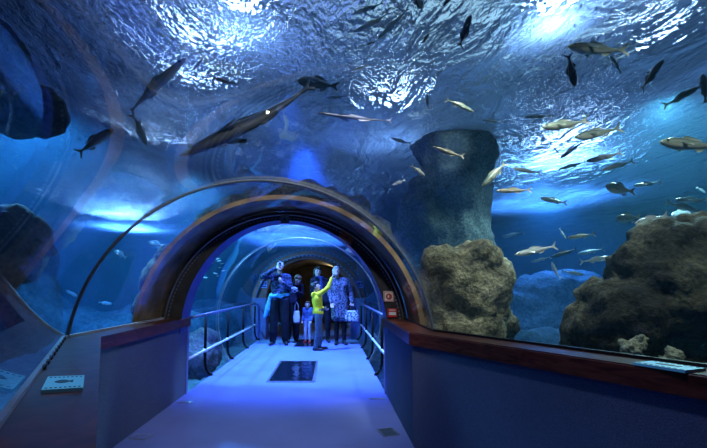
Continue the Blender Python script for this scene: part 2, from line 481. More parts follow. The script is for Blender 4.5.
# ------------------------------------------------------------------ water: body (haze) and rippled surface
def shell(y=None, shift=None):
    r = R0+.062
    top = arc(r, 0, PI, 40, y=y, shift=shift)
    lo0, lo1 = top[0].copy(), top[-1].copy(); lo0.z = lo1.z = -.12
    return [lo0] + top + [lo1]
bm = bmesh.new()
R = loft(bm, [shell(shift=D*5.6), shell(), shell(y=12.7)], closed=True, caps=True)
bmesh.ops.recalc_face_normals(bm, faces=bm.faces)
bmesh.ops.reverse_faces(bm, faces=bm.faces)
b2 = bmesh.new(); e = .02
box(b2, ((X0+X1)/2, (Y0+Y1)/2, (ZB+WATERZ)/2), (X1-X0-e, Y1-Y0-e, WATERZ-ZB-.02))
bmesh.ops.recalc_face_normals(b2, faces=b2.faces)
tmp = bpy.data.meshes.new('t'); b2.to_mesh(tmp); b2.free(); bm.from_mesh(tmp); bpy.data.meshes.remove(tmp)
me = bpy.data.meshes.new('water'); bm.to_mesh(me); bm.free()
m, nt, out = mat('sea_water')
sc = N(nt, 'ShaderNodeVolumeScatter'); sc.inputs['Color'].default_value = (.16, .55, .95, 1); sc.inputs['Density'].default_value = .028; sc.inputs['Anisotropy'].default_value = .2
ab = N(nt, 'ShaderNodeVolumeAbsorption'); ab.inputs['Color'].default_value = (.05, .5, .95, 1); ab.inputs['Density'].default_value = .13
ad = N(nt, 'ShaderNodeAddShader'); L(nt, sc.outputs[0], ad.inputs[0]); L(nt, ab.outputs[0], ad.inputs[1]); L(nt, ad.outputs[0], out.inputs['Volume'])
tag(link('water', me, m), 'blue hazy sea water filling the tank around the tunnel', 'water', kind='stuff')

m, nt, out = mat('rippled_water_surface')
tc = N(nt, 'ShaderNodeTexCoord')
mp = N(nt, 'ShaderNodeMapping'); mp.inputs['Rotation'].default_value = (0, 0, .5); mp.inputs['Scale'].default_value = (1, .55, 1); L(nt, tc.outputs['Object'], mp.inputs[0])
n1 = N(nt, 'ShaderNodeTexNoise'); n1.inputs['Scale'].default_value = 2.4; n1.inputs['Detail'].default_value = 3; n1.inputs['Distortion'].default_value = 1.; L(nt, mp.outputs[0], n1.inputs['Vector'])
n2 = N(nt, 'ShaderNodeTexNoise'); n2.inputs['Scale'].default_value = 17; n2.inputs['Detail'].default_value = 3; n2.inputs['Distortion'].default_value = .8; L(nt, mp.outputs[0], n2.inputs['Vector'])
sx = N(nt, 'ShaderNodeSeparateXYZ'); L(nt, tc.outputs['Object'], sx.inputs[0])      # choppier over the left of the tank
mr = N(nt, 'ShaderNodeMapRange'); mr.inputs[1].default_value = .8; mr.inputs[2].default_value = -.8; mr.inputs[3].default_value = .17; mr.inputs[4].default_value = .5; L(nt, sx.outputs[0], mr.inputs[0])
k2 = N(nt, 'ShaderNodeMath', operation='MULTIPLY_ADD'); L(nt, mr.outputs[0], k2.inputs[1]); L(nt, n2.outputs[0], k2.inputs[0]); L(nt, n1.outputs[0], k2.inputs[2])
bp = N(nt, 'ShaderNodeBump'); bp.inputs['Strength'].default_value = 1.; bp.inputs['Distance'].default_value = .5; L(nt, k2.outputs[0], bp.inputs['Height'])
gl = N(nt, 'ShaderNodeBsdfGlass'); gl.inputs['IOR'].default_value = 1.2; gl.inputs['Roughness'].default_value = .0; gl.inputs[0].default_value = (.76, .87, .97, 1); L(nt, bp.outputs[0], gl.inputs['Normal'])
tl = N(nt, 'ShaderNodeBsdfTranslucent'); tl.inputs[0].default_value = (.34, .52, .85, 1); L(nt, bp.outputs[0], tl.inputs['Normal'])
m2 = N(nt, 'ShaderNodeMixShader'); m2.inputs[0].default_value = .78; L(nt, tl.outputs[0], m2.inputs[1]); L(nt, gl.outputs[0], m2.inputs[2])
L(nt, m2.outputs[0], out.inputs[0])
bm = bmesh.new()
nx, ny = 100, 140
G = [[bm.verts.new((X0+(X1-X0)*i/nx, Y0+(Y1-Y0)*j/ny, WATERZ+.035*noise.noise(V((X0+(X1-X0)*i/nx, .6*(Y0+(Y1-Y0)*j/ny), 0))*1.3))) for j in range(ny+1)] for i in range(nx+1)]
for i in range(nx):
    for j in range(ny): bm.faces.new((G[i][j], G[i+1][j], G[i+1][j+1], G[i][j+1]))
me = bpy.data.meshes.new('water_surface'); bm.normal_update(); bm.to_mesh(me); bm.free()
tag(link('water_surface', me, m, None, True), 'rippled glittering water surface seen from below', 'water surface', kind='stuff')

# ------------------------------------------------------------------ lamps over the tank, light
def spot(name, loc, target, power, col, size=60, blend=.6, rad=.15):
    ld = bpy.data.lights.new(name, 'SPOT'); ld.energy = power; ld.color = col; ld.spot_size = math.radians(size); ld.spot_blend = blend; ld.shadow_soft_size = rad
    o = bpy.data.objects.new(name, ld); COL.objects.link(o); o.location = loc
    o.rotation_euler = (V(target)-V(loc)).to_track_quat('-Z', 'Y').to_euler()
    return o
LAMP = {}
def tank_lamp(loc, r, strength, col, label, tilt=(0, 0, 0)):
    key = (tuple(col), strength)
    if key not in LAMP: LAMP[key] = emit('lamp_glow_%d' % len(LAMP), col, strength)
    t = empty('tank_lamp', loc); t.rotation_euler = tilt
    bm = bmesh.new(); tube(bm, [(0, 0, .03), (0, 0, .12), (0, 0, .3), (0, 0, .34)], [r*1.12, r*1.1, r*.6, r*.2], 20); obj('housing', bm, M['blackmetal'], t)
    bm = bmesh.new(); tube(bm, [(0, 0, 0), (0, 0, .028)], [r, r*1.02], 24); obj('lens', bm, LAMP[key], t)
    bm = bmesh.new(); tube(bm, [(0, 0, .34), (0, 0, ZT-loc[2])], .015, 8); obj('hanging_rod', bm, M['blackmetal'], t)
    return tag(t, label, 'lamp')
# ------------------------------------------------------------------ railings
def railing(side):
    x = XC + side*1.262
    t = empty('railing', (x, RING1, 0))
    tag(t, ('left-hand railing along the glass, dark posts and pale lower rail' if side < 0 else 'right-hand railing along the glass, dark posts and pale lower rail'), 'railing', 'railings of the far walkway')
    y1 = END-.14-RING1
    bm = bmesh.new(); tube(bm, [(0, .01, .86), (0, y1*.5, .86), (0, y1, .86)], .021, 10); obj('handrail', bm, M['rail'], t, True)
    bm = bmesh.new(); tube(bm, [(0, .01, .35), (0, y1*.5, .35), (0, y1, .35)], .019, 10); o = obj('lower_rail', bm, M['railwhite'], t, True); o['label'] = 'pale lower rail'
    for k in range(4):
        yy = .83 + k*1.1
        if yy > y1: yy = y1-.05
        bm = bmesh.new()
        pts = [(0, yy, .80), (0, yy, .5), (0, yy, .3), (-side*.006, yy, .17), (-side*.025, yy, .09), (-side*.06, yy, .035), (-side*.10, yy, .013), (-side*.115, yy, .012)]
        tube(bm, pts, .021, 8)
        p = obj('post', bm, M['black'], t, True)
        bm = bmesh.new(); tube(bm, [(0, yy, .78), (0, yy, .85)], .009, 8); obj('bracket', bm, M['rail'], p, True)
        bm = bmesh.new(); tube(bm, [(-.0, yy-.03, .35), (0, yy+.03, .35)], .026, 10); obj('clamp', bm, M['railwhite'], p, True)
for s in (-1, 1): railing(s)

# ------------------------------------------------------------------ floor panels, grilles, plates
def flat_quad(name, px, zt, m):
    pass
M['panelglass'] = None
m, nt, out = mat('floor_glass')
b = N(nt, 'ShaderNodeBsdfPrincipled'); b.inputs['Base Color'].default_value = (.006, .012, .02, 1); b.inputs['Roughness'].default_value = .06
tc = N(nt, 'ShaderNodeTexCoord'); n = N(nt, 'ShaderNodeTexNoise'); n.inputs['Scale'].default_value = 6; L(nt, tc.outputs['Object'], n.inputs[0])
bp = N(nt, 'ShaderNodeBump'); bp.inputs['Strength'].default_value = .12; bp.inputs['Distance'].default_value = .05; L(nt, n.outputs[0], bp.inputs['Height']); L(nt, bp.outputs[0], b.inputs['Normal'])
L(nt, b.outputs[0], out.inputs[0]); M['panelglass'] = m
def floor_panel(x0, x1, y0, y1, label):
    t = empty('floor_window', ((x0+x1)/2, (y0+y1)/2, 0))
    tag(t, label, 'floor window', 'dark glass windows in the floor')
    w, h = (x1-x0)/2, (y1-y0)/2
    bm = bmesh.new()
    for c, s in (((0, h, .004), (2*w+.03, .03, .012)), ((0, -h, .004), (2*w+.03, .03, .012)), ((w, 0, .004), (.03, 2*h-.03, .012)), ((-w, 0, .004), (.03, 2*h-.03, .012))): box(bm, c, s)
    obj('frame', bm, M['alu'], t)
    bm = bmesh.new(); box(bm, (0, 0, .003), (2*w-.028, 2*h-.028, .008)); obj('pane', bm, M['panelglass'], t)
p, q = atz(267.5, 382, 0), atz(317, 361.5, 0)
floor_panel(p.x, (atz(313.5, 382, 0).x+q.x)/2, p.y, q.y, 'dark glass floor window in the open walkway before the visitors')
p, q = atz(294, 347, 0), atz(318, 339.5, 0)
floor_panel(p.x, q.x-.05, p.y, q.y, 'dark glass floor window at the feet of the visitors')
def oriented(loc, ang): return Matrix.Translation(loc) @ Matrix.Rotation(ang, 4, 'Z')
nearang = math.atan2(-D.x, -(-D.y)) if False else math.atan2(D.y, D.x)+PI/2
t = empty('floor_grille', atz(388, 432.5, 0), math.radians(16)); tag(t, 'small slotted metal grille in the floor by the right low wall', 'grille')
bm = bmesh.new()
gw, gd = .066*1.0, .075
for c, s in (((0, gd, .003), (2*gw+.012, .01, .008)), ((0, -gd, .003), (2*gw+.012, .01, .008)), ((gw, 0, .003), (.01, 2*gd, .008)), ((-gw, 0, .003), (.01, 2*gd, .008))): box(bm, c, s)
obj('frame', bm, M['alu'], t)
bm = bmesh.new(); box(bm, (0, 0, .0015), (2*gw-.008, 2*gd-.008, .003)); obj('tray', bm, M['blackmetal'], t)
for k in range(7):
    bm = bmesh.new(); box(bm, (-gw+.016+k*(2*gw-.032)/6, 0, .0045), (.007, 2*gd-.012, .005)); obj('slat', bm, M['dalu'], t)
t = empty('floor_plate', atz(141, 437, 0), math.radians(-10)); tag(t, 'small flat plate with pale rim in the floor by the left low wall', 'plate')
bm = bmesh.new(); box(bm, (0, 0, .003), (.16, .11, .006)); obj('rim', bm, M['alu'], t)
bm = bmesh.new(); box(bm, (0, 0, .0045), (.148, .098, .006)); obj('cover', bm, M['bluewall'], t)
bm = bmesh.new(); box(bm, (0, 0, .003), (.16, .05, .006), bevel=.002); o = obj('floor_plate', bm, M['dalu']); o.location = atz(185, 402.5, 0); tag(o, 'tiny metal floor plate where the left railing starts', 'plate')
bm = bmesh.new(); box(bm, (0, 0, .004), (.18, .02, .008), bevel=.002); o = obj('floor_strip', bm, M['dalu']); o.location = atz(377, 399, 0); tag(o, 'thin metal threshold strip where the right railing starts', 'strip')

# ------------------------------------------------------------------ information plates on the ledges
M['plate'] = simple('pale_blue_plate', (.25, .8, .98), .4, 0, .5, 3, .08)
M['ink'] = simple('dark_print', (.015, .05, .08), .5, 0, .3, 50, .2)
def info_plate(corners, label):
    """corners on the ledge: near-left, near-right, far-right, far-left"""
    c = sum(corners, V())/4
    t = empty('information_plate', (c.x, c.y, CAPZ)); tag(t, label, 'sign', 'fish information plates on the ledges')
    q = [p-c for p in corners]
    bm = bmesh.new(); prism(bm, [(p.x, p.y) for p in q], 0.0, .012); obj('board', bm, M['plate'], t)
    def pt(u, v):
        return (q[0]*(1-u)+q[1]*u)*(1-v) + (q[3]*(1-u)+q[2]*u)*v
    # printed fish silhouette
    bm = bmesh.new(); up, lo = [], []
    for k in range(15):
        s = k/14; h = .13*math.sin(PI*min(1, s*1.18))**.8 if s < .84 else .035+.5*(s-.84)
        up.append(pt(.24+.48*s, .52+h)); lo.append(pt(.24+.48*s, .52-h*.8))
    poly = [(p.x, p.y) for p in up+lo[::-1]]
    prism(bm, poly, .0118, .0135); obj('printed_fish', bm, M['ink'], t)
    for v in (.1, .88):
        bm = bmesh.new()
        for k in range(8):
            a, b2, c2, d2 = pt(.07+k*.115, v-.015), pt(.07+k*.115+.06, v-.015), pt(.07+k*.115+.06, v+.015), pt(.07+k*.115, v+.015)
            prism(bm, [(a.x, a.y), (b2.x, b2.y), (c2.x, c2.y), (d2.x, d2.y)], .0118, .0132)
        obj('printed_marks', bm, M['ink'], t)
info_plate([atz(41, 390, CAPZ+.012), atz(83, 387.5, CAPZ+.012), atz(84.5, 375, CAPZ+.012), atz(48, 376.5, CAPZ+.012)], 'pale blue fish plate lying on the left wooden ledge')
info_plate([atz(633, 362.3, CAPZ+.012), atz(685, 370.3, CAPZ+.012), atz(706, 368.2, CAPZ+.012), atz(653, 360.6, CAPZ+.012)], 'pale blue fish plate lying on the right wooden ledge')

# ------------------------------------------------------------------ signs on the ring and on the end wall
M['cream'] = simple('cream_sign', (.78, .74, .55), .45, 0, .4, 20, .06)
M['red'] = simple('sign_red', (.62, .03, .03), .45, 0, .4, 20, .1)
M['white'] = simple('sign_white', (.8, .8, .76), .45, 0, .4, 20, .05)
M['signblue'] = simple('pale_blue_sign', (.30, .36, .85), .5, 0, .4, 20, .1)
M['navy'] = simple('sign_navy', (.03, .04, .22), .5, 0, .4, 20, .1)
M['orange'] = simple('dull_orange_paint', (.36, .10, .03), .5, 0, .4, 12, .25)
def disc(bm, r, y0, y1, seg=24, c=(0, 0)):
    tube(bm, [(c[0], y0, c[1]), (c[0], y1, c[1])], r, seg)
fx = RING0-.012
p = aty(388.8, 296.5, fx)
t = empty('fire_sign', p); tag(t, 'square cream fire equipment sign with red ring on the dark arch', 'sign')
bm = bmesh.new(); box(bm, (0, 0, 0), (.118, .008, .122), bevel=.002); obj('board', bm, M['cream'], t)
bm = bmesh.new()
for c, s in (((0, -.005, .052), (.108, .003, .006)), ((0, -.005, -.052), (.108, .003, .006)), ((.051, -.005, 0), (.006, .003, .1)), ((-.051, -.005, 0), (.006, .003, .1))): box(bm, c, s)
obj('border', bm, M['red'], t)
bm = bmesh.new()
tube(bm, [(.026*math.cos(2*PI*k/24), -.006, .026*math.sin(2*PI*k/24)) for k in range(24)], .0085, 6, True); obj('red_ring', bm, M['red'], t)
bm = bmesh.new(); box(bm, (.01, -.006, 0), (.012, .004, .03)); obj('hose_mark', bm, M['red'], t)
p = aty(392.3, 312.8, fx)
t = empty('notice_sign', p, 0); tag(t, 'red notice with white label below the square fire sign', 'sign')
bm = bmesh.new(); box(bm, (0, 0, 0), (.105, .008, .1), bevel=.002); obj('board', bm, M['red'], t)
bm = bmesh.new(); box(bm, (0, -.005, -.008), (.078, .003, .034)); obj('white_label', bm, M['white'], t)
bm = bmesh.new()
for zz in (.036, .026): box(bm, (0, -.005, zz), (.07, .003, .004))
obj('print_line', bm, M['white'], t)
def square_sign(px, py, label):
    t = empty('information_sign', aty(px, py, END-.009)); tag(t, label, 'sign', 'blue signs on the end wall')
    bm = bmesh.new(); box(bm, (0, 0, 0), (.165, .012, .165), bevel=.003); obj('board', bm, M['signblue'], t)
    for dx, dz, w, h in ((-.03, .02, .06, .075), (.042, .025, .05, .06), (0, -.045, .12, .028)):
        bm = bmesh.new(); box(bm, (dx, -.007, dz), (w, .003, h)); obj('pictogram', bm, M['navy'], t)
square_sign(263.8, 284.5, 'blue square sign on the end wall left of the opening')
square_sign(360, 284.6, 'blue square sign on the end wall right of the opening')
# brackets on the arch ring
def ring_item(name, g, w, h, m, label, cat, rr=R0-.075):
    p = V((XC+rr*math.cos(g), RING0-.018, CZ+rr*math.sin(g)))
    t = empty(name, p); t.rotation_euler = (0, -(g-PI/2), 0); tag(t, label, cat)
    bm = bmesh.new(); box(bm, (0, 0, 0), (w, .036, h), bevel=.004); obj('housing', bm, m, t)
    bm = bmesh.new(); disc(bm, .014, -.022, -.016, 12); obj('screw', bm, M['blackmetal'], t)
ring_item('junction_box', math.radians(57), .17, .085, M['orange'], 'small dull orange box on the upper right of the dark arch', 'box')
ring_item('ring_clamp', math.radians(90), .1, .1, M['dalu'], 'grey metal clamp at the crown of the dark arch', 'clamp')
# ------------------------------------------------------------------ people
M['skin'] = simple('skin', (.55, .36, .27), .55, 0, .35, 30, .06)
M['hairdark'] = simple('dark_brown_hair', (.02, .015, .012), .5, 0, .4, 60, .4, .3, stretch=(1, 1, .2))
M['hairbrown'] = simple('brown_hair', (.11, .06, .03), .5, 0, .4, 60, .4, .3, stretch=(1, 1, .2))
M['hairgrey'] = simple('light_grey_hair', (.5, .46, .42), .5, 0, .4, 60, .3, .3, stretch=(1, 1, .2))
M['eyep'] = simple('eye', (.02, .02, .025), .2, 0, .5, 20, .1)
M['lip'] = simple('lips', (.4, .16, .14), .5, 0, .3, 20, .1)
M['blackcloth'] = simple('black_cloth', (.007, .008, .011), .85, 0, .2, 40, .4)
M['darkcloth'] = simple('dark_navy_cloth', (.014, .017, .03), .85, 0, .2, 40, .4)
M['jeans'] = simple('grey_blue_jeans', (.07, .09, .12), .85, 0, .2, 25, .35)
M['yellow'] = simple('yellow_hoodie_cloth', (.9, .6, .02), .8, 0, .2, 18, .12)
M['skycloth'] = simple('bright_blue_cloth', (.10, .42, .62), .8, 0, .2, 14, .25)
M['bluecloth'] = simple('blue_jumper_cloth', (.06, .11, .22), .85, 0, .2, 20, .3)
M['palecloth'] = simple('pale_cloth', (.4, .42, .46), .85, 0, .2, 20, .15)
M['redshoe'] = simple('red_shoe', (.5, .03, .03), .6, 0, .3, 20, .2)
M['shoe'] = simple('dark_shoe', (.012, .012, .014), .5, 0, .4, 20, .3)
M['scarf'] = simple('dark_blue_scarf', (.03, .05, .14), .85, 0, .2, 25, .5)
M['greybag'] = simple('grey_camera', (.45, .5, .55), .4, .2, .5, 20, .2)
def pattern(name, c0, c1, sc, lo=.42, hi=.56):
    m, nt, out = mat(name)
    tc = N(nt, 'ShaderNodeTexCoord'); v = N(nt, 'ShaderNodeTexVoronoi'); v.inputs['Scale'].default_value = sc; L(nt, tc.outputs['Object'], v.inputs[0])
    n = N(nt, 'ShaderNodeTexNoise'); n.inputs['Scale'].default_value = sc*.8; n.inputs['Detail'].default_value = 2; L(nt, tc.outputs['Object'], n.inputs[0])
    b = N(nt, 'ShaderNodeBsdfPrincipled'); b.inputs['Roughness'].default_value = .85; b.inputs['Specular IOR Level'].default_value = .2
    L(nt, ramp(nt, n.outputs[0], [(lo, c0), (hi, c1)]), b.inputs['Base Color']); L(nt, b.outputs[0], out.inputs[0]); return m
M['coat'] = pattern('speckled_coat', (.03, .035, .06), (.2, .21, .25), 40, .40, .58)
M['check'] = pattern('dark_patterned_shirt', (.01, .014, .025), (.06, .09, .16), 30, .44, .58)
M['bagpat'] = pattern('pale_patterned_bag', (.08, .09, .12), (.7, .72, .75), 30, .42, .55)

def lerp(a, b, k): return V(a)*(1-k)+V(b)*k
def hand(bm, w, e, s=1., curl=.5, palm_n=None, mirror=1):
    """hand at wrist w continuing the forearm from e: palm, four fingers of unequal length bent at the knuckles, thumb from the side of the palm"""
    w, e = V(w), V(e)
    d = (w-e).normalized()
    n = V(palm_n) if palm_n is not None else V((0, -1, 0))
    n = (n-d*n.dot(d))
    if n.length < .1: n = d.orthogonal()
    n.normalize(); sd = d.cross(n).normalized()*mirror
    for q in (-.026, -.009, .009, .026):
        capsule(bm, w+d*.008*s+sd*q*.7*s, .014*s, w+d*.078*s+sd*q*s, .0125*s, 8)
    for q, ln in ((-.029, .058), (-.0105, .072), (.0095, .078), (.0285, .070)):
        p0 = w+d*.078*s+sd*q*1.05*s
        d1 = (d*math.cos(curl*.6)+n*math.sin(curl*.6)).normalized(); p1 = p0+d1*ln*.5*s
        d2 = (d*math.cos(curl*1.5)+n*math.sin(curl*1.5)).normalized(); p2 = p1+d2*ln*.5*s
        capsule(bm, p0, .0098*s, p1, .0088*s, 8); capsule(bm, p1, .0088*s, p2, .0075*s, 8)
    t0 = w+d*.022*s+sd*.026*s; t1 = t0+(d*.6+sd*.75+n*.25).normalized()*.038*s; t2 = t1+(d*.9+sd*.25+n*.4).normalized()*.03*s
    capsule(bm, t0, .0135*s, t1, .0105*s, 8); capsule(bm, t1, .0105*s, t2, .0085*s, 8)
def head_shape(bm, c, s, Rm):
    """skull, jaw, nose, ears and brow; face looks along -y before Rm"""
    def q(x, y, z): return V(c)+Rm @ (V((x, y, z))*s)
    ellipsoid(bm, c, (.074*s, .094*s, .098*s), Rm.to_4x4(), 3)
    bmv = ellipsoid(bm, q(0, -.018, -.062), (.054*s, .066*s, .058*s), Rm.to_4x4(), 3)
    capsule(bm, q(0, -.088, .012), .009*s, q(0, -.106, -.022), .013*s, 8)          # nose
    capsule(bm, q(-.04, -.078, .026), .012*s, q(.04, -.078, .026), .012*s, 8)       # brow
    capsule(bm, q(-.018, -.083, -.052), .009*s, q(.018, -.083, -.052), .009*s, 8)   # mouth
    capsule(bm, q(0, -.070, -.098), .018*s, q(0, -.074, -.092), .018*s, 8)          # chin
    for sd in (-1, 1):
        capsule(bm, q(sd*.076, .006, .018), .012*s, q(sd*.074, .002, -.026), .010*s, 8)   # ears
def person(name, loc, rz, J, scale, label, clothes, hair, look=(0, 0, 0), hairkind='short', female=False, voxel=.009, curl=(.5, .5), palms=(None, None), headscale=1.):
    """J holds the joints in metres for a 1.75 m adult, front towards -y; scale shrinks it all"""
    k = scale
    g = lambda n: V(J[n])*k
    t = empty(name, loc, rz); tag(t, label, 'person')
    from mathutils import Euler
    Rm = Euler((look[0], look[1], look[2]), 'XYZ').to_matrix()
    hc = g('head'); hs = k*headscale
    sh = .075*k*(.9 if female else 1)
    def torso(bm, e=0., low=True):
        ch, pv, nk = g('chest'), g('pelvis'), g('neck')
        sl, sr = g('shoulder_l'), g('shoulder_r')
        wd = .085*k*(.88 if female else 1)
        ax = (sl-sr).normalized()
        mid = lerp(ch, pv, .55)
        capsule(bm, lerp(sl, sr, .12), .062*k+e, lerp(sl, sr, .88), .062*k+e)
        capsule(bm, lerp(nk, ch, .1)-V((0, 0, .02*k)), .05*k+e, ch, .09*k+e)
        for s_ in (-1, 1):
            capsule(bm, ch+ax*wd*s_*1.0, .098*k+e, mid+ax*wd*s_*.72, .088*k+e)
            capsule(bm, mid+ax*wd*s_*.72, .088*k+e, pv+ax*wd*s_*.95, .103*k+e)
    def arm(bm, s_, e=0., upto=1.):
        a, b, c = g('shoulder_'+s_), g('elbow_'+s_), g('wrist_'+s_)
        capsule(bm, a, .052*k+e, b, .040*k+e); c2 = lerp(b, c, upto); capsule(bm, b, .040*k+e, c2, .040*k*(1-upto)+.028*k*upto+e)
    def leg(bm, s_, e=0., upto=1.):
        a, b, c = g('hip_'+s_), g('knee_'+s_), g('ankle_'+s_)
        capsule(bm, a, .085*k+e, b, .056*k+e); c2 = lerp(b, c, upto)
        capsule(bm, b, .056*k+e, lerp(b, c2, .35), .054*k+e); capsule(bm, lerp(b, c2, .35), .054*k+e, c2, .037*k+e)
    def foot(bm, s_, e=0.):
        a, b = g('ankle_'+s_), g('toe_'+s_)
        h = V((a.x, a.y, .04*k)) + (V((a.x-b.x, a.y-b.y, 0)).normalized()*.035*k)
        capsule(bm, a, .036*k+e*.5, h, .034*k+e*.5); capsule(bm, h, .034*k+e, V((b.x, b.y, .030*k)), .026*k+e)
    # body
    bm = bmesh.new()
    torso(bm); 
    for i, s_ in enumerate(('l', 'r')):
        arm(bm, s_); leg(bm, s_); foot(bm, s_)
        hand(bm, g('wrist_'+s_), g('elbow_'+s_), k, curl[i], palms[i], 1 if s_ == 'l' else -1)
    capsule(bm, g('neck')-V((0, 0, .03*k)), .05*k, hc-V((0, 0, .05*k)), .048*k)
    head_shape(bm, hc, hs, Rm)
    me = remeshed(bm, 'body', voxel*k if k > .75 else voxel*.8, 2, .4)
    o = link('body', me, M['skin'], t, True)
    for sd in (-1, 1):
        bm = bmesh.new(); ellipsoid(bm, hc+Rm @ (V((sd*.031, -.083, .008))*hs), (.012*hs, .007*hs, .009*hs), Rm.to_4x4(), 2); obj('eye', bm, M['eyep'], t, True)
    bm = bmesh.new(); capsule(bm, hc+Rm @ (V((-.02, -.091, -.052))*hs), .005*hs, hc+Rm @ (V((.02, -.091, -.052))*hs), .005*hs, 8); obj('mouth', bm, M['lip'], t, True)
    # hair
    bm = bmesh.new()
    hq = lambda x, y, z: hc+Rm @ (V((x, y, z))*hs)
    ellipsoid(bm, hq(0, .022, .026), (.086*hs, .094*hs, .098*hs), Rm.to_4x4(), 3)
    ellipsoid(bm, hq(0, -.035, .075), (.070*hs, .066*hs, .046*hs), Rm.to_4x4(), 3)
    if hairkind in ('bob', 'long'):
        dn = .11 if hairkind == 'bob' else .17
        for sd in (-1, 1): capsule(bm, hq(sd*.068, .012, .02), .03*hs, hq(sd*.070, .02, -dn), .024*hs)
        capsule(bm, hq(0, .075, .02), .06*hs, hq(0, .07, -dn), .05*hs)
    me = remeshed(bm, 'hair', .011, 2)
    displace(me, lambda co, n: co + n*.006*noise.noise(co*45))
    link('hair', me, M[hair], t, True)
    # clothes
    for cl in clothes:
        kind, m = cl[0], M[cl[1]]; e = .016*k
        bm = bmesh.new(); nm = cl[2]; lab = cl[3] if len(cl) > 3 else None
        if kind in ('top', 'coat'):
            e = .018*k if kind == 'top' else .022*k
            torso(bm, e)
            for s_ in ('l', 'r'): arm(bm, s_, e*.9, .93)
            pv = g('pelvis'); ax = (g('shoulder_l')-g('shoulder_r')).normalized()
            if kind == 'coat':
                for s_, kn in ((-1, 'knee_r'), (1, 'knee_l')):
                    kk = lerp(g('hip_'+('r' if s_ < 0 else 'l')), g(kn), .72)
                    capsule(bm, pv+ax*.07*k*s_, .125*k, kk, .125*k)
                kk = lerp(lerp(g('hip_r'), g('hip_l'), .5), lerp(g('knee_r'), g('knee_l'), .5), .72); capsule(bm, pv, .125*k, kk, .125*k)
            if kind == 'top' and len(cl) > 4 and cl[4] == 'hood':
                nb = g('neck'); capsule(bm, nb+V((-.05*k, .05*k, -.0)), .05*k, nb+V((.05*k, .05*k, -.0)), .05*k); capsule(bm, nb+V((0, .08*k, -.05*k)), .06*k, nb+V((0, .075*k, -.02*k)), .055*k)
        elif kind == 'trousers':
            pv = g('pelvis'); ax = (g('shoulder_l')-g('shoulder_r')).normalized()
            for s_ in (-1, 1): capsule(bm, pv+ax*.075*k*s_+V((0, 0, .05*k)), .108*k+e*.6, pv+ax*.08*k*s_-V((0, 0, .03*k)), .108*k+e*.6)
            for s_ in ('l', 'r'):
                leg(bm, s_, e*(2.2 if len(cl) > 4 and cl[4] == 'wide' else 1.1), .97)
        elif kind == 'stockings':
            for s_ in ('l', 'r'): leg(bm, s_, .006*k, 1.)
        elif kind == 'scarf':
            nb = lerp(g('neck'), hc, .25); n0 = 20
            tube(bm, [nb+V((.075*k*math.cos(2*PI*q/n0), .07*k*math.sin(2*PI*q/n0)-.01*k, -.02*k+.012*k*math.sin(4*PI*q/n0))) for q in range(n0)], .038*k, 10, True)
            capsule(bm, nb+V((.03*k, -.085*k, -.03*k)), .04*k, nb+V((.045*k, -.11*k, -.28*k)), .035*k)
        elif kind == 'tied_jacket':
            pv = g('pelvis'); n0 = 24; c0 = pv+V((0, 0, .09*k))
            tube(bm, [c0+V((.19*k*math.cos(2*PI*q/n0), .135*k*math.sin(2*PI*q/n0), .02*k*math.sin(2*PI*q/n0+1))) for q in range(n0)], .036*k, 10, True)
            capsule(bm, c0+V((-.03*k, -.15*k, 0)), .045*k, c0+V((.03*k, -.15*k, -.03*k)), .045*k)
            capsule(bm, c0+V((-.17*k, -.03*k, 0)), .05*k, c0+V((-.235*k, .02*k, -.30*k)), .075*k)
            capsule(bm, c0+V((-.235*k, .02*k, -.30*k)), .07*k, c0+V((-.30*k, .02*k, -.46*k)), .035*k)
            capsule(bm, c0+V((-.10*k, .14*k, -.02*k)), .05*k, c0+V((-.19*k, .12*k, -.38*k)), .07*k)
        if kind == 'shoes':
            for s_ in ('l', 'r'):
                b2 = bmesh.new(); foot(b2, s_, .010*k); me = remeshed(b2, nm, .009, 1)
                displace(me, lambda co, n: V((co.x, co.y, max(co.z, .002))))
                oo = link(nm, me, m, t, True)
                if lab: oo['label'] = lab
            bm.free(); continue
        me = remeshed(bm, nm, .012 if k > .7 else .010, 3)
        if kind in ('top', 'coat', 'trousers'):
            displace(me, lambda co, n: co + n*.007*k*noise.noise(co*9))      # folds
        oo = link(nm, me, m, t, True)
        if lab: oo['label'] = lab
    return t
def std(**kw):
    J = dict(pelvis=(0, 0, .95), chest=(0, 0, 1.30), neck=(0, .01, 1.48), head=(0, -.015, 1.63),
             shoulder_l=(.175, .01, 1.42), shoulder_r=(-.175, .01, 1.42), elbow_l=(.215, .02, 1.13), elbow_r=(-.215, .02, 1.13), wrist_l=(.22, -.06, .90), wrist_r=(-.22, -.06, .90),
             hip_l=(.09, 0, .91), hip_r=(-.09, 0, .91), knee_l=(.095, -.015, .50), knee_r=(-.095, -.015, .50), ankle_l=(.10, .02, .085), ankle_r=(-.10, .02, .085),
             toe_l=(.115, -.15, .03), toe_r=(-.115, -.15, .03))
    J.update(kw); return J
def stand(px, py): return atz(px, py, 0)
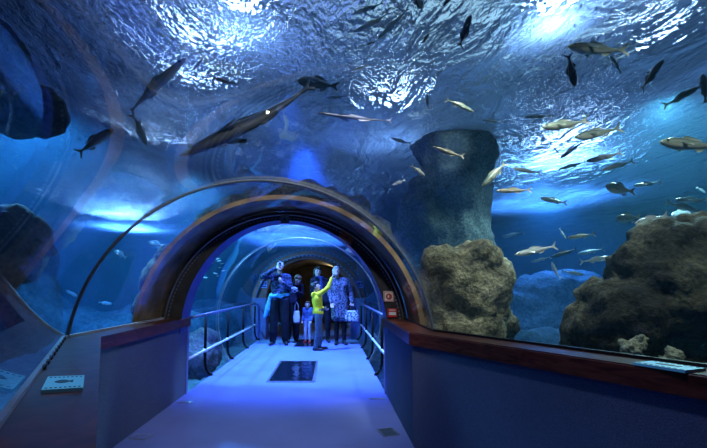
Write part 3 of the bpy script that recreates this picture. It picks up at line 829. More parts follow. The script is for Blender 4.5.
# l = the side towards +x, the right of the picture
# man with camera
p = stand(279, 344.6)
JM = std(wrist_r=(-.07, -.23, 1.60), elbow_r=(-.36, -.13, 1.42), wrist_l=(.06, -.26, 1.30), elbow_l=(.24, -.02, 1.16), head=(0, -.03, 1.655), neck=(0, 0, 1.49), shoulder_r=(-.18, 0, 1.44),
         ankle_l=(.13, .02, .085), toe_l=(.16, -.15, .03), ankle_r=(-.13, .02, .085), toe_r=(-.17, -.14, .03), knee_l=(.11, -.02, .5), knee_r=(-.11, -.02, .5))
man = person('person', (p.x, p.y, 0), .12, JM, 1.035, 'man in dark patterned shirt holding camera to face, blue jacket round waist',
    [('top', 'check', 'shirt'), ('trousers', 'blackcloth', 'trousers', None, 'wide'), ('tied_jacket', 'skycloth', 'tied_jacket', 'bright blue jacket tied round the waist'), ('shoes', 'shoe', 'shoe')],
    'hairdark', (-.15, 0, .1), 'short', curl=(.9, 1.2), palms=((0, -.2, 1), (1, 0, 0)))
def camera_thing(loc, rz, tilt, label, body='greybag', s=1.):
    t = empty('photo_camera', loc, rz); t.rotation_euler = (tilt, 0, rz); tag(t, label, 'camera')
    bm = bmesh.new(); box(bm, (0, 0, 0), (.125*s, .05*s, .082*s), bevel=.008*s); box(bm, (0, 0, .045*s), (.05*s, .04*s, .03*s), bevel=.006*s); obj('camera_body', bm, M[body], t)
    bm = bmesh.new(); tube(bm, [(0, -.02*s, 0), (0, -.085*s, 0)], .033*s, 18); obj('lens', bm, M['alu'], t)
    bm = bmesh.new(); tube(bm, [(0, -.083*s, 0), (0, -.087*s, 0)], .025*s, 18); obj('front_glass', bm, M['black'], t)
def loc_of(t, q):
    return Matrix.Translation(t.location) @ Matrix.Rotation(t.rotation_euler.z, 4, 'Z') @ V(q)
camera_thing(loc_of(man, (.01, -.225, 1.735)), .1, -.25, 'silver photo camera raised to the face of the man at left')
# woman beside him, looking down at her camera
p = stand(292, 341.8)
JW = std(head=(.10, -.20, 1.49), neck=(.05, -.09, 1.42), chest=(0, .0, 1.28), wrist_r=(-.10, -.36, 1.20), elbow_r=(-.23, -.08, 1.12), wrist_l=(.05, -.38, 1.22), elbow_l=(.22, -.06, 1.12), shoulder_l=(.20, -.05, 1.35), shoulder_r=(-.12, -.05, 1.36))
wom = person('person', (p.x, p.y, 0), .25, JW, .95, 'woman in dark clothes bending over a camera beside the man with the tied jacket',
    [('top', 'darkcloth', 'jacket'), ('trousers', 'blackcloth', 'trousers', None, 'wide'), ('shoes', 'shoe', 'shoe')], 'hairbrown', (.42, .1, .15), 'bob', True, curl=(.9, .9), palms=((0, 0, 1), (0, 0, 1)))
camera_thing(loc_of(wom, (-.025, -.445, 1.19)), .25, .35, 'pale camera held before the chest of the bending woman', 'palecloth')
# white carrier bag at her side
def handbag(loc, rz, w, d, h, hh, m, hm, label, cat, nm):
    t = empty(nm, loc, rz); tag(t, label, cat)
    bm = bmesh.new(); rings = []
    for k in range(9):
        z = h*k/8; f = .86+.16*math.sin(PI*min(1, k/6)); g = 1-.55*(k/8)**2
        rings.append([V((w/2*f*math.copysign(abs(math.cos(a))**.5, math.cos(a)), d/2*g*math.copysign(abs(math.sin(a))**.6, math.sin(a)), z)) for a in [2*PI*j/24 for j in range(24)]])
    loft(bm, rings, True, True); obj('bag_body', bm, m, t, True)
    for s in (-1, 1):
        bm = bmesh.new(); tube(bm, [(-w*.28, s*d*.16, h*.96), (-w*.24, s*d*.10, h+hh*.6), (0, 0, h+hh), (w*.24, s*d*.10, h+hh*.6), (w*.28, s*d*.16, h*.96)], .008, 8); obj('handle', bm, hm, t, True)
    return t
q = at(297, 325, (p.y-.05))
handbag(V((q.x+.02, p.y-.30, .46)), .3, .15, .08, .26, .20, M['palecloth'], M['palecloth'], 'pale bag hanging at the side of the bending woman', 'bag', 'shoulder_bag')
# toddler
p = stand(307.5, 342.5)
JT = std(head=(0, -.02, 1.60), neck=(0, 0, 1.43), wrist_l=(.20, -.12, .93), wrist_r=(-.20, -.10, .93))
person('person', (p.x, p.y, 0), -.3, JT, .53, 'toddler in blue jumper, pale trousers and red shoes behind the boy in yellow',
    [('top', 'bluecloth', 'jumper'), ('trousers', 'palecloth', 'trousers'), ('shoes', 'redshoe', 'shoe', 'red shoe')], 'hairbrown', (-.1, 0, .2), 'short', headscale=1.35)
# boy in yellow reaching up
p = stand(318, 350)
JB = std(head=(0, .065, 1.615), neck=(0, .05, 1.45), chest=(0, .03, 1.29), shoulder_r=(-.16, -.02, 1.43), elbow_r=(-.20, -.23, 1.60), wrist_r=(-.16, -.33, 1.85), elbow_l=(.23, .02, 1.15), wrist_l=(.15, -.16, 1.06), shoulder_l=(.165, .04, 1.39),
         ankle_l=(.09, -.06, .085), toe_l=(.11, -.24, .03), ankle_r=(-.10, .08, .085), toe_r=(-.13, -.08, .03), knee_l=(.095, -.06, .5), knee_r=(-.10, .02, .5))
person('person', (p.x, p.y, 0), 1.75, JB, .775, 'boy in yellow hoodie and grey jeans reaching one arm up',
    [('top', 'yellow', 'hoodie', None, 'hood'), ('trousers', 'jeans', 'jeans'), ('shoes', 'shoe', 'shoe')], 'hairdark', (-.45, 0, -.35), 'short', headscale=1.12, curl=(.6, .15), palms=(None, (0, -1, .3)))
# woman with scarf behind
p = stand(323.5, 342.0)
JS = std(head=(-.14, -.03, 1.60), neck=(-.085, 0, 1.46), chest=(-.05, 0, 1.29), shoulder_l=(.10, .01, 1.385), shoulder_r=(-.235, .01, 1.40), elbow_l=(.17, .02, 1.11), elbow_r=(-.27, .02, 1.12))
person('person', (p.x, p.y, 0), .1, JS, 1.0, 'woman with dark hair and blue scarf leaning out behind the boy',
    [('top', 'darkcloth', 'coat'), ('trousers', 'blackcloth', 'trousers'), ('scarf', 'scarf', 'scarf', 'dark blue scarf'), ('shoes', 'shoe', 'shoe')], 'hairdark', (-.05, .18, .2), 'bob', True)
# older woman in the speckled coat
p = stand(340, 344.2)
JO = std(head=(-.085, -.02, 1.60), neck=(-.045, .02, 1.46), wrist_l=(.26, -.08, .92), elbow_l=(.25, .03, 1.13), wrist_r=(-.20, -.10, .92), elbow_r=(-.225, .02, 1.13), shoulder_l=(.165, .01, 1.40), shoulder_r=(-.165, .01, 1.40), ankle_l=(.095, .02, .085), ankle_r=(-.075, .02, .085), knee_l=(.09, -.01, .5), knee_r=(-.075, -.01, .5))
old = person('person', (p.x, p.y, 0), .1, JO, .99, 'woman in speckled pale coat and dark stockings looking up',
    [('coat', 'coat', 'coat'), ('stockings', 'blackcloth', 'stockings'), ('shoes', 'shoe', 'shoe')], 'hairgrey', (-.5, 0, .1), 'short', True, curl=(1.3, .5))
b = loc_of(old, (.25, -.12, .50))
handbag(b, .1, .30, .14, .24, .10, M['bagpat'], M['blackcloth'], 'pale patterned handbag hanging from the hand of the woman in speckled coat', 'bag', 'handbag')
# ------------------------------------------------------------------ rocks
def rock(name, lobes, m, label, voxel=.05, amp=.10, freq=1.7, seed=0, cat='rock', group=None, fine=.03):
    """lobes: (centre, radii, z-rotation)"""
    bm = bmesh.new()
    c0 = V(lobes[0][0])
    for c, r, rz in lobes:
        ellipsoid(bm, V(c)-c0, r, Matrix.Rotation(rz, 4, 'Z'), 3)
    me = remeshed(bm, name, voxel, 6)
    s = V((seed*7.3, seed*3.1, seed*5.7))
    def f(co, n):
        p = co+s
        return co + n*(amp*noise.fractal(p*freq, 1., 2., 4) + amp*.5*abs(noise.noise(p*freq*2.1)) + fine*noise.fractal(p*freq*6, 1., 2., 3))
    displace(me, f)
    o = link(name, me, m, None, True); o.location = c0
    return tag(o, label, cat, group)
def P(px, py, t): return tuple(at(px, py, t))
# big boulder at the right
T = 3.0
def sc(px): return px/F*T
rock('boulder', [
    (P(676, 302, T), (.52, .5, .60), 0), (P(618, 328, T-.05), (.33, .36, .40), .3), (P(585, 335, T), (.12, .2, .16), 0), (P(655, 247, T+.05), (.23, .3, .22), 0),
    (P(690, 240, T), (.27, .3, .19), .2), (P(720, 300, T-.05), (.40, .42, .6), 0), (P(626, 268, T+.05), (.14, .2, .2), .2),
    (P(640, 380, T), (.6, .5, .5), 0), (P(700, 285, T-.3), (.16, .16, .30), 0), (P(600, 300, T), (.16, .2, .2), 0), (P(640, 430, T+.1), (.7, .6, .9), 0)],
    M['rock'], 'large rounded brown boulder rising at the right edge', .035, .10, 1.8, 1)
M['palestone'] = rockmat('pale_green_stone', [(.4, .45, .25), (.6, .64, .4), (.75, .78, .5), (.85, .86, .6)], 4)
rock('stone', [(P(633, 348, 2.36), (.075, .06, .055), 0), (P(641, 340, 2.36), (.04, .04, .04), 0)], M['palestone'], 'pale greenish stone at the foot of the big boulder', .014, .02, 6, 21, 'stone')
rock('stone', [(P(668, 366, 2.3), (.06, .05, .05), 0), (P(674, 356, 2.3), (.035, .04, .06), 0)], M['palestone'], 'smaller pale stone behind the right information plate', .014, .02, 6, 22, 'stone')
T = 3.9
rock('boulder', [
    (P(466, 290, T), (.34, .34, .42), 0), (P(445, 262, T), (.20, .26, .17), .2), (P(472, 256, T), (.26, .28, .16), 0), (P(492, 290, T), (.18, .28, .36), 0),
    (P(440, 300, T+.1), (.22, .25, .45), 0), (P(503, 325, T), (.12, .22, .2), 0), (P(465, 330, T), (.42, .36, .4), 0), (P(465, 375, T), (.48, .42, .8), 0)],
    M['rockmoss'], 'mossy brown boulder standing right beside the tunnel bend', .04, .085, 2.3, 2)
T = 7.2
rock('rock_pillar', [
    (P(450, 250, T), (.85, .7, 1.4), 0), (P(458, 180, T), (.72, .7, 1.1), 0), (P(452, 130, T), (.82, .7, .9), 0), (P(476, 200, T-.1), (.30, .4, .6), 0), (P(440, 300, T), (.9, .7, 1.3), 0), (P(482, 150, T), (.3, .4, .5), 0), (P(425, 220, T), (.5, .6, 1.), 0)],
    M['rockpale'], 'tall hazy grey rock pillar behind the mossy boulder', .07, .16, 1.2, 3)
# rockwork heaped over the tunnel behind the collar
rng = random.Random(3)
lob = []
for k in range(13):
    g = math.radians(50+132*k/12)
    rr = 1.66+rng.uniform(-.05, .07); r = .21+rng.uniform(-.04, .05)
    lob.append((V((XC+rr*math.cos(g), 4.45, max(.2, CZ+rr*math.sin(g)))), (r, .26, r), rng.random()))
rock('rockwork', lob, M['rockgrey'], 'arch of rough rockwork heaped around the dark ring outside the glass', .04, .07, 2.2, 11)
# low reef further out at the right
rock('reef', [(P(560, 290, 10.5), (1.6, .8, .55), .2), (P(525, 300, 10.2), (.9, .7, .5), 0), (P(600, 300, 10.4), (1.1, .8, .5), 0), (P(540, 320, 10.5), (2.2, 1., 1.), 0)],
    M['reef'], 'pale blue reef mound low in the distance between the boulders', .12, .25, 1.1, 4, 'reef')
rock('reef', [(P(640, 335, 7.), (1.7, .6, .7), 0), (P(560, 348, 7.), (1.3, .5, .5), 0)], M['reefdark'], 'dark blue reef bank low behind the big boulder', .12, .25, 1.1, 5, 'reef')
# left tank
rock('rock_pillar', [(P(22, 102, 3.2), (.26, .4, .24), 0), (P(2, 100, 3.2), (.34, .4, .32), 0), (P(-6, 60, 3.3), (.3, .4, .4), 0)], M['rockgrey'], 'dark rock overhang at the upper left edge', .05, .08, 1.6, 6)
rock('rock', [(P(12, 262, 3.6), (.32, .4, .62), 0), (P(2, 310, 3.6), (.5, .5, .5), 0), (P(22, 300, 3.6), (.22, .3, .3), 0)], M['rockgrey'], 'dark rock low at the left edge of view', .05, .07, 1.6, 7)
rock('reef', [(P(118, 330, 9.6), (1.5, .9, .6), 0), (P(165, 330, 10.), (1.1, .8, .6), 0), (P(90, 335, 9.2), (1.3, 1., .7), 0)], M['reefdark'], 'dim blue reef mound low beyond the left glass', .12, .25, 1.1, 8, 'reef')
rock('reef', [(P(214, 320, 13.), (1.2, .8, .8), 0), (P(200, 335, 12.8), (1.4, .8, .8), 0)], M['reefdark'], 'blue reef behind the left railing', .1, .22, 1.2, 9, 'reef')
rock('rock', [(P(200, 345, 6.9), (.3, .7, .3), 0), (P(203, 360, 6.6), (.3, .7, .35), 0)], M['rockgrey'], 'grey rock low against the glass behind the left railing', .06, .1, 1.6, 10)
# ------------------------------------------------------------------ fish
def fishmat(name, back, side, belly, spots=0.):
    m, nt, out = mat(name)
    tc = N(nt, 'ShaderNodeTexCoord'); sx = N(nt, 'ShaderNodeSeparateXYZ'); L(nt, tc.outputs['Generated'], sx.inputs[0])
    n = N(nt, 'ShaderNodeTexNoise'); n.inputs['Scale'].default_value = 9; n.inputs['Detail'].default_value = 4; L(nt, tc.outputs['Generated'], n.inputs[0])
    a = N(nt, 'ShaderNodeMath', operation='MULTIPLY_ADD'); a.inputs[1].default_value = .25+spots; L(nt, n.outputs[0], a.inputs[0]); L(nt, sx.outputs[2], a.inputs[2])
    b = N(nt, 'ShaderNodeBsdfPrincipled'); b.inputs['Roughness'].default_value = .32; b.inputs['Metallic'].default_value = .15
    L(nt, ramp(nt, a.outputs[0], [(.32, belly), (.55, side), (.74, side), (.92, back)]), b.inputs['Base Color'])
    L(nt, b.outputs[0], out.inputs[0]); return m
FM = {
 'silver': fishmat('silver_scales', (.35, .42, .42), (.7, .76, .74), (.92, .94, .88)),
 'green': fishmat('green_grey_scales', (.12, .17, .13), (.36, .44, .36), (.8, .84, .7)),
 'tan': fishmat('tan_scales', (.22, .2, .12), (.5, .46, .34), (.8, .78, .66)),
 'dark': fishmat('dark_scales', (.015, .018, .025), (.035, .04, .05), (.09, .09, .09)),
 'navy': fishmat('navy_scales', (.01, .012, .03), (.03, .035, .07), (.10, .10, .14)),
 'brown': fishmat('brown_mottled_scales', (.03, .022, .015), (.10, .075, .05), (.3, .26, .2), .5),
 'white': fishmat('pale_scales', (.6, .6, .52), (.85, .82, .72), (.95, .93, .86)),
 'blue': fishmat('pale_blue_scales', (.08, .2, .35), (.3, .5, .7), (.7, .8, .9)),
 'orange': fishmat('rusty_orange_scales', (.16, .06, .03), (.5, .2, .07), (.9, .7, .45)),
}
M['eye'] = simple('fish_eye', (.01, .01, .01), .15, 0, .5, 10, .1)
SHAPES = {   # depth / length, width / length, tail size, position of greatest depth
 'slim': (.15, .10, .17, .36), 'mullet': (.21, .13, .2, .36), 'bream': (.38, .15, .24, .38), 'long': (.115, .085, .10, .42), 'eel': (.05, .045, .06, .4)}
CACHE = {}
def fish_meshes(shape, kind, bend):
    key = (shape, kind, round(bend, 2))
    if key in CACHE: return CACHE[key]
    hh, ww, tl, pk = SHAPES[shape]
    def yb(x): return bend*(x*x*1.6 - .1)*(1 if x < 0 else .5)
    bm = bmesh.new(); rings = []
    n = 18; seg = 14
    body_end = -.5+tl*.72
    for k in range(n+1):
        s = k/n
        x = .5 - s*(.5-body_end)
        # profile
        if s < pk: f = math.sin(PI/2*min(1, (s/pk)))**.62
        else:
            q = (s-pk)/(1-pk); f = 1-(1-.17)*q**1.45
        f = max(f, .05)
        h, w = hh*.5*f, ww*.5*max(.04, f**1.0*(1-.35*max(0, s-pk)))
        rings.append([V((x, yb(x)+w*math.cos(2*PI*j/seg), h*math.sin(2*PI*j/seg)*(1.05 if math.sin(2*PI*j/seg) < 0 else .95))) for j in range(seg)])
    loft(bm, rings, True, True); body = mesh(bm, 'body')
    def fin(name, pts, th=.006):
        b = bmesh.new()
        cx = sum(p[0] for p in pts)/len(pts)
        for sgn in (0,): pass
        lo = [b.verts.new((p[0], yb(p[0])-th, p[1])) for p in pts]; hi = [b.verts.new((p[0], yb(p[0])+th, p[1])) for p in pts]
        b.faces.new(lo[::-1]); b.faces.new(hi)
        for k in range(len(pts)): b.faces.new((lo[k], lo[(k+1) % len(pts)], hi[(k+1) % len(pts)], hi[k]))
        return mesh(b, name)
    e = body_end; hs = hh*.5
    tail = fin('tail_fin', [(e+.03, hs*.16), (e-.03, hs*.35), (-.5+.01, tl*.62), (-.5, tl*.55), (-.5+tl*.33, 0), (-.5, -tl*.55), (-.5+.01, -tl*.62), (e-.03, -hs*.35), (e+.03, -hs*.16)])
    dors = fin('dorsal_fin', [(.14, hs*.80), (.10, hs*1.12+.012), (.02, hs*1.22+.018), (-.08, hs*1.0+.012), (-.2, hs*.62), (-.05, hs*.75)])
    anal = fin('anal_fin', [(-.06, -hs*.84), (-.10, -hs*1.12-.012), (-.17, -hs*.95-.008), (-.24, -hs*.5)])
    pecs = []
    for sd in (-1, 1):
        b = bmesh.new(); w0 = ww*.46*sd
        pts = [V((.20, w0, -hs*.15)), V((.17, w0+sd*.02, -hs*.35)), V((.07, w0+sd*.05, -hs*.75)), V((.05, w0+sd*.045, -hs*.5)), V((.12, w0+sd*.012, -hs*.12))]
        pts = [p+V((0, yb(p.x), 0)) for p in pts]
        lo = [b.verts.new(p) for p in pts]; hi = [b.verts.new(p+V((0, .006, .004))) for p in pts]
        b.faces.new(lo[::-1]); b.faces.new(hi)
        for k in range(5): b.faces.new((lo[k], lo[(k+1) % 5], hi[(k+1) % 5], hi[k]))
        pecs.append(mesh(b, 'pectoral_fin'))
    eyes = []
    for sd in (-1, 1):
        b = bmesh.new(); ellipsoid(b, (.40, yb(.4)+sd*ww*.5*.72, hs*.18), (.018, .010, .018), None, 2); eyes.append(mesh(b, 'eye'))
    for mm in [body, tail, dors, anal]+pecs: mm.materials.append(FM[kind])
    for mm in eyes: mm.materials.append(M['eye'])
    for mm in [body]+eyes:
        for p in mm.polygons: p.use_smooth = True
    CACHE[key] = dict(body=body, tail_fin=tail, dorsal_fin=dors, anal_fin=anal, pectoral_fin=pecs, eye=eyes)
    return CACHE[key]
FISHLOG = []
def fish(head, tail, ln, shape, kind, label, bend=0., roll=0., group='fish swimming in the tank', parts=True, fixed=None):
    dh, dt = ray(*head), ray(*tail)
    t = ln/(dh-dt).length if fixed is None else fixed
    for it in range(60):
        c = CAM+(dh+dt)*.5*t
        if fixed is None and in_tunnel(c, .16+ln*.12): t *= 1.06; continue
        if c.z > WATERZ-.75: t *= .97; continue
        break
    H, Tl = CAM+dh*t, CAM+dt*t
    c = (H+Tl)/2; ln2 = (H-Tl).length
    FISHLOG.append((label, round(t, 2), round(ln2, 2), [round(q, 2) for q in c], in_tunnel(c, .06)))
    X = (H-Tl).normalized()
    up = V((0, 0, 1))
    view = (c-CAM).normalized()
    if abs(X.z) > .75: up = V((-1, 0, 0)) if X.z < 0 else V((1, 0, 0))
    Y = up.cross(X).normalized(); Z = X.cross(Y)
    Rm = Matrix((X, Y, Z)).transposed().to_4x4()
    mw = Matrix.Translation(c) @ Rm @ Matrix.Rotation(roll, 4, 'X') @ Matrix.Diagonal((ln2, ln2, ln2, 1))
    ms = fish_meshes(shape, kind, bend)
    root = bpy.data.objects.new('fish', None); COL.objects.link(root); root.matrix_world = mw; root.empty_display_size = .1
    tag(root, label, 'fish', group)
    def part(nm, me):
        o = bpy.data.objects.new(nm, me); COL.objects.link(o); o.parent = root
    part('body', ms['body']); part('tail_fin', ms['tail_fin'])
    if parts:
        part('dorsal_fin', ms['dorsal_fin']); part('anal_fin', ms['anal_fin'])
        for q in ms['pectoral_fin']: part('pectoral_fin', q)
        for q in ms['eye']: part('eye', q)
    return root
R_ = 'fish in the tank to the right'
C_ = 'fish over the arch'
L_ = 'fish in the tank to the left'
FISH = [
 # head, tail, length m, shape, colour, label, bend, roll
 ((567, 47), (627, 51), .50, 'mullet', 'green', 'large green-grey fish swimming level to the left just under the bright glare', .1, .1, R_),
 ((575, 87), (568, 54), .30, 'mullet', 'dark', 'dark fish hanging head down under the large fish near the glare', .05, .3, R_),
 ((610, 55), (622, 74), .24, 'mullet', 'green', 'small green fish pointing up under the tail of the large level fish', -.1, .3, R_),
 ((663, 60), (640, 91), .34, 'mullet', 'navy', 'dark fish with pale stripe steeply climbing toward the upper right corner', .15, .4, R_),
 ((699, 87), (664, 106), .36, 'slim', 'green', 'slim fish climbing rightward beside the fish cut by the right edge', .1, .3, R_),
 ((703, 74), (706, 104), .36, 'bream', 'brown', 'brown fish cut off by the right edge of the picture', 0, .3, R_),
 ((541, 128), (588, 121), .42, 'mullet', 'green', 'olive fish with bright back at the upper left rim of the white light patch', .12, .2, R_),
 ((574, 138), (621, 128), .44, 'mullet', 'green', 'dark olive fish crossing the white light patch on the water', .08, .2, R_),
 ((659, 142), (722, 147), .50, 'mullet', 'green', 'large olive fish with pale lower fin entering from the right edge', .05, .1, R_),
 ((524, 117), (551, 116), .30, 'slim', 'green', 'faint slim fish just above the fish with a bright back', .05, .1, R_),
 ((560, 158), (583, 142), .30, 'slim', 'dark', 'slim dark fish slanting across the white light patch', 0, .1, R_),
 ((554, 148), (561, 155), .14, 'mullet', 'dark', 'tiny dark fish in the middle of the white light patch', 0, .1, R_),
 ((512, 168), (540, 173), .32, 'slim', 'silver', 'slim silver fish below the left tip of the white light patch', .1, .2, R_),
 ((585, 162), (621, 153), .36, 'slim', 'silver', 'slim pale fish right below the white light patch', .15, .2, R_),
 ((557, 170), (585, 162), .34, 'long', 'green', 'very thin fish trailing behind the slim pale fish under the light patch', .1, .2, R_),
 ((602, 170), (633, 161), .34, 'slim', 'silver', 'slim grey fish with yellow tail under the pair of thin fish', .1, .1, R_),
 ((605, 186), (635, 192), .34, 'bream', 'tan', 'plump tan fish at the right end of the blue light band', .05, .1, R_),
 ((633, 186), (661, 182), .34, 'slim', 'silver', 'slim fish with bright back touching the plump tan fish', .1, .1, R_),
 ((496, 191), (531, 190), .34, 'slim', 'tan', 'yellowish slim fish beside the right flank of the rock pillar', .08, .1, R_),
 ((540, 198), (567, 203), .32, 'mullet', 'silver', 'silver oval fish on the left part of the blue light band', .05, .2, R_),
 ((482, 187), (506, 162), .34, 'mullet', 'green', 'olive fish resting on the flank of the rock pillar', -.1, .2, R_),
 ((502, 237), (524, 232), .32, 'slim', 'blue', 'faint blue fish left of centre under the blue light band', .05, .1, R_),
 ((566, 239), (559, 228), .22, 'slim', 'white', 'small bright fish diving steeply under the blue light band', .1, .2, R_),
 ((567, 238), (595, 234), .34, 'slim', 'tan', 'tan fish with orange tail right of the small diving bright fish', .08, .1, R_),
 ((514, 255), (556, 246), .42, 'slim', 'silver', 'long silver fish above the bright upright fish', .12, .1, R_),
 ((531, 262), (551, 257), .28, 'slim', 'blue', 'dim blue fish under the tail of the long silver fish', .05, .1, R_),
 ((551, 257), (577, 249), .40, 'slim', 'dark', 'dark fish behind the long silver fish', .05, .1, R_),
 ((577, 254), (604, 249), .38, 'slim', 'blue', 'blue-grey fish left of the boulder top, upper of two', .05, .1, R_),
 ((613, 257), (580, 262), .40, 'slim', 'silver', 'silver fish heading right into the big boulder', .05, .1, R_),
 ((551, 262), (560, 279), .26, 'mullet', 'white', 'bright pale fish standing nearly upright left of the boulder', .25, .3, R_),
 ((585, 275), (562, 271), .32, 'slim', 'silver', 'curved silver fish right of the bright upright fish', .3, .2, R_),
 ((616, 219), (641, 217), .30, 'bream', 'tan', 'plump pale tan fish over the left shoulder of the boulder', .05, .1, R_),
 ((634, 224), (668, 215), .36, 'mullet', 'white', 'pale lit fish just over the top of the boulder', .12, .2, R_),
 ((701, 212), (667, 202), .38, 'slim', 'silver', 'thin silver fish slanting down right above the boulder', .1, .2, R_),
 ((674, 200), (709, 200), .38, 'slim', 'white', 'thin pale fish level near the right edge above the boulder', .05, .2, R_),
 ((671, 216), (690, 211), .30, 'bream', 'silver', 'silvery deep fish just over the boulder crest', .05, .1, R_),
 ((697, 222), (716, 216), .30, 'mullet', 'blue', 'bluish fish at the right edge over the boulder crest', .05, .1, R_),
 ((706, 193), (697, 187), .18, 'mullet', 'silver', 'small curled fish at the right edge high over the boulder', .2, .1, R_),
 ((618, 284), (647, 277), .26, 'mullet', 'brown', 'brown mottled fish in front of the big boulder', .05, .1, R_),
 # over the arch
 ((353, 14), (384, 3), .30, 'slim', 'green', 'slim dull green fish at the top, highest of three parallel fish', .1, .2, C_),
 ((354, 33), (390, 13), .34, 'slim', 'white', 'brightest pale fish near the top edge, middle of three parallel fish', .12, .3, C_),
 ((377, 40), (408, 9), .38, 'long', 'silver', 'long thin silvery fish near the top, right of the bright pale fish', .05, .3, C_),
 ((422, 9), (414, -8), .22, 'bream', 'green', 'olive fish cut by the top edge right of the long thin fish', 0, .3, C_),
 ((423, 43), (430, 31), .14, 'mullet', 'dark', 'small dark fish alone below the fish at the top edge', 0, .3, C_),
 ((443, 6), (454, -6), .2, 'mullet', 'navy', 'navy fish cut by the top edge left of the dark steep fish', 0, .3, C_),
 ((471, 15), (459, 48), .34, 'mullet', 'navy', 'dark steep fish with pale fin near the top edge', .1, .3, C_),
 ((366, 45), (377, 41), .14, 'mullet', 'dark', 'tiny dark fish under the three parallel fish', 0, .3, C_),
 ((432, 147), (464, 157), .30, 'slim', 'tan', 'slim tan fish with orange back in front of the pillar', .12, .2, C_),
 ((391, 138), (411, 144), .22, 'slim', 'silver', 'slim silver fish left of the tan fish near the pillar', .1, .2, C_),
 ((425, 176), (411, 165), .18, 'mullet', 'white', 'small white fish heading down right over the arch', .1, .2, C_),
 ((392, 185), (405, 180), .14, 'mullet', 'silver', 'tiny silver fish just over the right of the arch', .1, .2, C_),
 ((474, 112), (446, 99), .30, 'slim', 'green', 'slim greenish fish in front of the top of the pillar', .1, .2, C_),
 ((427, 94), (428, 110), .16, 'slim', 'white', 'tiny upright pale fish right of the bright lamp glare', .2, .2, C_),
 ((354, 70), (368, 65), .18, 'slim', 'green', 'small green fish right of the large navy fish', .1, .2, C_),
 ((316, 113), (391, 122), .55, 'eel', 'dark', 'thin dark eel-like fish under the lamp glare over the arch', .1, .2, C_),
 ((482, 120), (503, 122), .24, 'slim', 'tan', 'small tan fish by the upper right edge of the pillar', .1, .2, C_),
 ((180, 158), (314, 89), 1.3, 'long', 'dark', 'very long dark fish slanting over the left of the arch', .12, .5, C_),
 ((297, 80), (339, 87), .42, 'bream', 'navy', 'stout navy fish at the upper end of the very long dark fish', .05, .3, C_),
 ((213, 78), (238, 84), .26, 'mullet', 'dark', 'dim grey fish in the glitter left of the stout navy fish', .05, .3, C_),
 ((327, 98), (347, 96), .22, 'slim', 'green', 'slim green fish right under the stout navy fish', .05, .2, C_),
 ((211, 147), (242, 139), .30, 'long', 'tan', 'thin tan fish under the very long dark fish', .05, .2, C_),
 # left
 ((113, 129), (77, 154), .40, 'mullet', 'orange', 'rusty orange fish blurred at the left, pale head up', .05, .4, L_),
 ((147, 146), (132, 113), .34, 'mullet', 'tan', 'tan fish diving between the orange fish and the glitter', .15, .4, L_),
 ((186, 57), (129, 112), .60, 'long', 'silver', 'long slender pale fish slanting up at the left', .1, .3, L_),
 ((193, 71), (205, 55), .22, 'slim', 'tan', 'small tan fish at the upper edge of the glitter', .1, .3, L_),
 ((114, 250), (127, 258), .30, 'bream', 'dark', 'dark small fish against the light patch left of the arch', .05, .2, L_),
 ((148, 242), (164, 246), .34, 'bream', 'dark', 'dim bream in the blue water just inside the left arch', .05, .2, L_),
 ((112, 304), (98, 302), .26, 'mullet', 'blue', 'pale blue fish low beyond the left ledge', .2, .2, L_),
]
for f in FISH: fish(*f)
# a far shoal of tiny fish behind the left railing
rs = random.Random(5)
for k in range(16):
    px, py = 197+rs.random()*26, 258+rs.random()*20
    s = 3+rs.random()*2
    fish((px, py), (px+s, py+rs.uniform(-1, 1)), .13, 'mullet', 'silver', 'tiny fish of the far shoal behind the left railing', 0, .1, 'shoal behind the left railing', False)
for q in FISHLOG:
    if q[4] or q[2] < .08: print('FISH', q)
print('FISHN', len(FISHLOG), min(q[1] for q in FISHLOG))
EXPO = 0.0
LAMPS = [
 (553, 6, 4.42, .17, 100, 'bright white lamp glare above the water at upper right'),
 (392, 108, 4.9, .22, 60, 'white lamp glare through the ripples above the arch'),
 (562, 150, 4.45, .7, 32, 'white lamp lying low over the water beyond the right glass'),
 (200, 80, 5.4, .22, 48, 'added lamp behind the glittering ripples at upper left'),  # first of three unseen lamps added to make the glitter
 (165, 140, 5.4, .22, 48, 'added lamp behind the lower part of the glitter at left'),
 (215, 40, 5.4, .22, 48, 'added lamp behind the upper part of the glitter at left'),
 (655, 45, 5.3, .1, 120, 'small added lamp for glints on the ripples toward the upper right corner'),  # unseen lamp added for its glints
 (150, 190, 5.2, .22, 45, 'added lamp behind the lowest glitter just over the left of the arch'),  # unseen lamp added to thicken the glitter here
 (243, 0, 4.6, .16, 80, 'lamp glare at the top edge left of the middle'),
]
WZ = 4.05
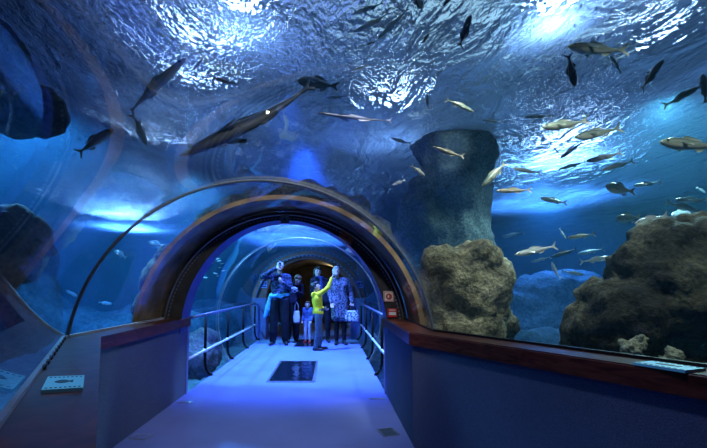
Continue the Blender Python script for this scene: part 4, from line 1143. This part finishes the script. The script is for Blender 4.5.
SPOTS = [
 ('spot_walkway', (-.5, 6.6, WZ), (-.5, 6.4, 0), 3900, (.10, .2, 1.), 72),
 ('spot_walkway', (-.6, 4.8, WZ), (-.5, 5.6, 0), 800, (.13, .25, 1.), 60),
 ('spot_tank_right', (5., 5., WZ), (4.5, 5.0, 0), 900, (.65, .95, .75), 140),
 ('spot_boulder', (2.3, 1.6, WZ), (2.6, 3.0, 1.2), 170, (1., .95, .72), 60),  # unseen warm spot added to brighten the big boulder
 ('spot_boulder', (1.6, 2.6, WZ), (1.55, 3.9, 1.2), 380, (1., .95, .7), 50),  # unseen warm spot added for the boulder by the bend
 ('spot_tank_back_right', (7., 11., WZ), (7, 11.0, 0), 900, (.25, .6, 1.), 150),
 ('spot_tank_left', (-4.5, 5., WZ), (-4.5, 6.0, 0), 1800, (.2, .65, 1.), 150),
 ('spot_tank_far_left', (-3.5, 8.5, WZ), (-2.5, 8.5, 0), 950, (.2, .8, 1.), 120),
 ('spot_tank_back', (-1, 13., WZ), (-1, 13.0, 0), 650, (.2, .55, 1.), 150),
 ('spot_near', (.4, 1.2, WZ), (.2, 1.6, 0), 150, (.65, .68, 1.), 80),
 ('spot_ring', (.2, .6, WZ), (-.5, 3.8, 1.0), 430, (.95, .85, .8), 50),  # unseen spot added to lift the ring face and collar
]
SPOTS.append(('spot_beam', tuple(atz(556, 12, 4.1)), tuple(at(440, 160, 7.)), 380, (.75, .95, .9), 16))
AREAS = [('hall_fill', (4, 6, 7.2), 7, 220, (.55, .75, .75)),  # broad unseen fill added to lift the water surface
 ('hall_fill', (-2, 7, 7.2), 5, 90, (.4, .5, 1.)),  # bluer unseen fill added over the left of the surface
 ('surface_light', (7.5, 12., 4.9), 3, 550, (.45, .8, 1.)),
 ('surface_light', (-10.3, 17.5, 4.7), 2., 2600, (.7, .9, 1.)),  # unseen light added for the bright patch at far left
 ('surface_light', (-2, 22., 4.9), 6., 2600, (.5, .75, 1.)),  # unseen light added to make bright ripples past the far tube
]
# ------------------------------------------------------------------ lighting
w = bpy.data.worlds.new('world'); S.world = w; w.use_nodes = True
w.node_tree.nodes['Background'].inputs[0].default_value = (.02, .04, .1, 1); w.node_tree.nodes['Background'].inputs[1].default_value = .1
LB = (.75, .88, 1.)
for px, py, zl, r, st, lab in LAMPS:
    tank_lamp(atz(px, py, zl), r, st, LB, lab)
for nm, loc, tg, pw, col, sz in SPOTS: spot(nm, loc, tg, pw, col, sz)
S.view_settings.view_transform = 'Standard'; S.view_settings.look = 'None'; S.view_settings.gamma = 1
S.view_settings.exposure = EXPO
c = S.cycles
c.max_bounces = 12; c.diffuse_bounces = 3; c.glossy_bounces = 4; c.transmission_bounces = 6; c.transparent_max_bounces = 24; c.volume_bounces = 0
c.caustics_reflective = False; c.caustics_refractive = False
c.sample_clamp_indirect = 4; c.sample_clamp_direct = 0
c.use_denoising = True
c.blur_glossy = .3
def area(name, loc, size, power, col, rot=(0, 0, 0)):
    ld = bpy.data.lights.new(name, 'AREA'); ld.energy = power; ld.color = col; ld.size = size
    o = bpy.data.objects.new(name, ld); COL.objects.link(o); o.location = loc; o.rotation_euler = rot; return o
for a in AREAS: area(*a)
pl = bpy.data.lights.new('passage_fill', 'POINT'); pl.energy = 14; pl.color = (1., .78, .4); pl.shadow_soft_size = .05  # unseen warm light added to brighten the dark passage
po = bpy.data.objects.new('passage_fill', pl); COL.objects.link(po); po.location = (XC+.5, 10.6, 1.75)

GRP = {'person': 'visitors standing in the tunnel', 'lamp': 'lamps over the tank', 'camera': 'photo cameras held by visitors', 'rock': 'rocks in the tank', 'reef': 'reef mounds in the tank', 'stone': 'pale stones by the big boulder'}
for o in S.objects:
    if o.parent is None and 'group' not in o and o.get('category') in GRP: o['group'] = GRP[o['category']]
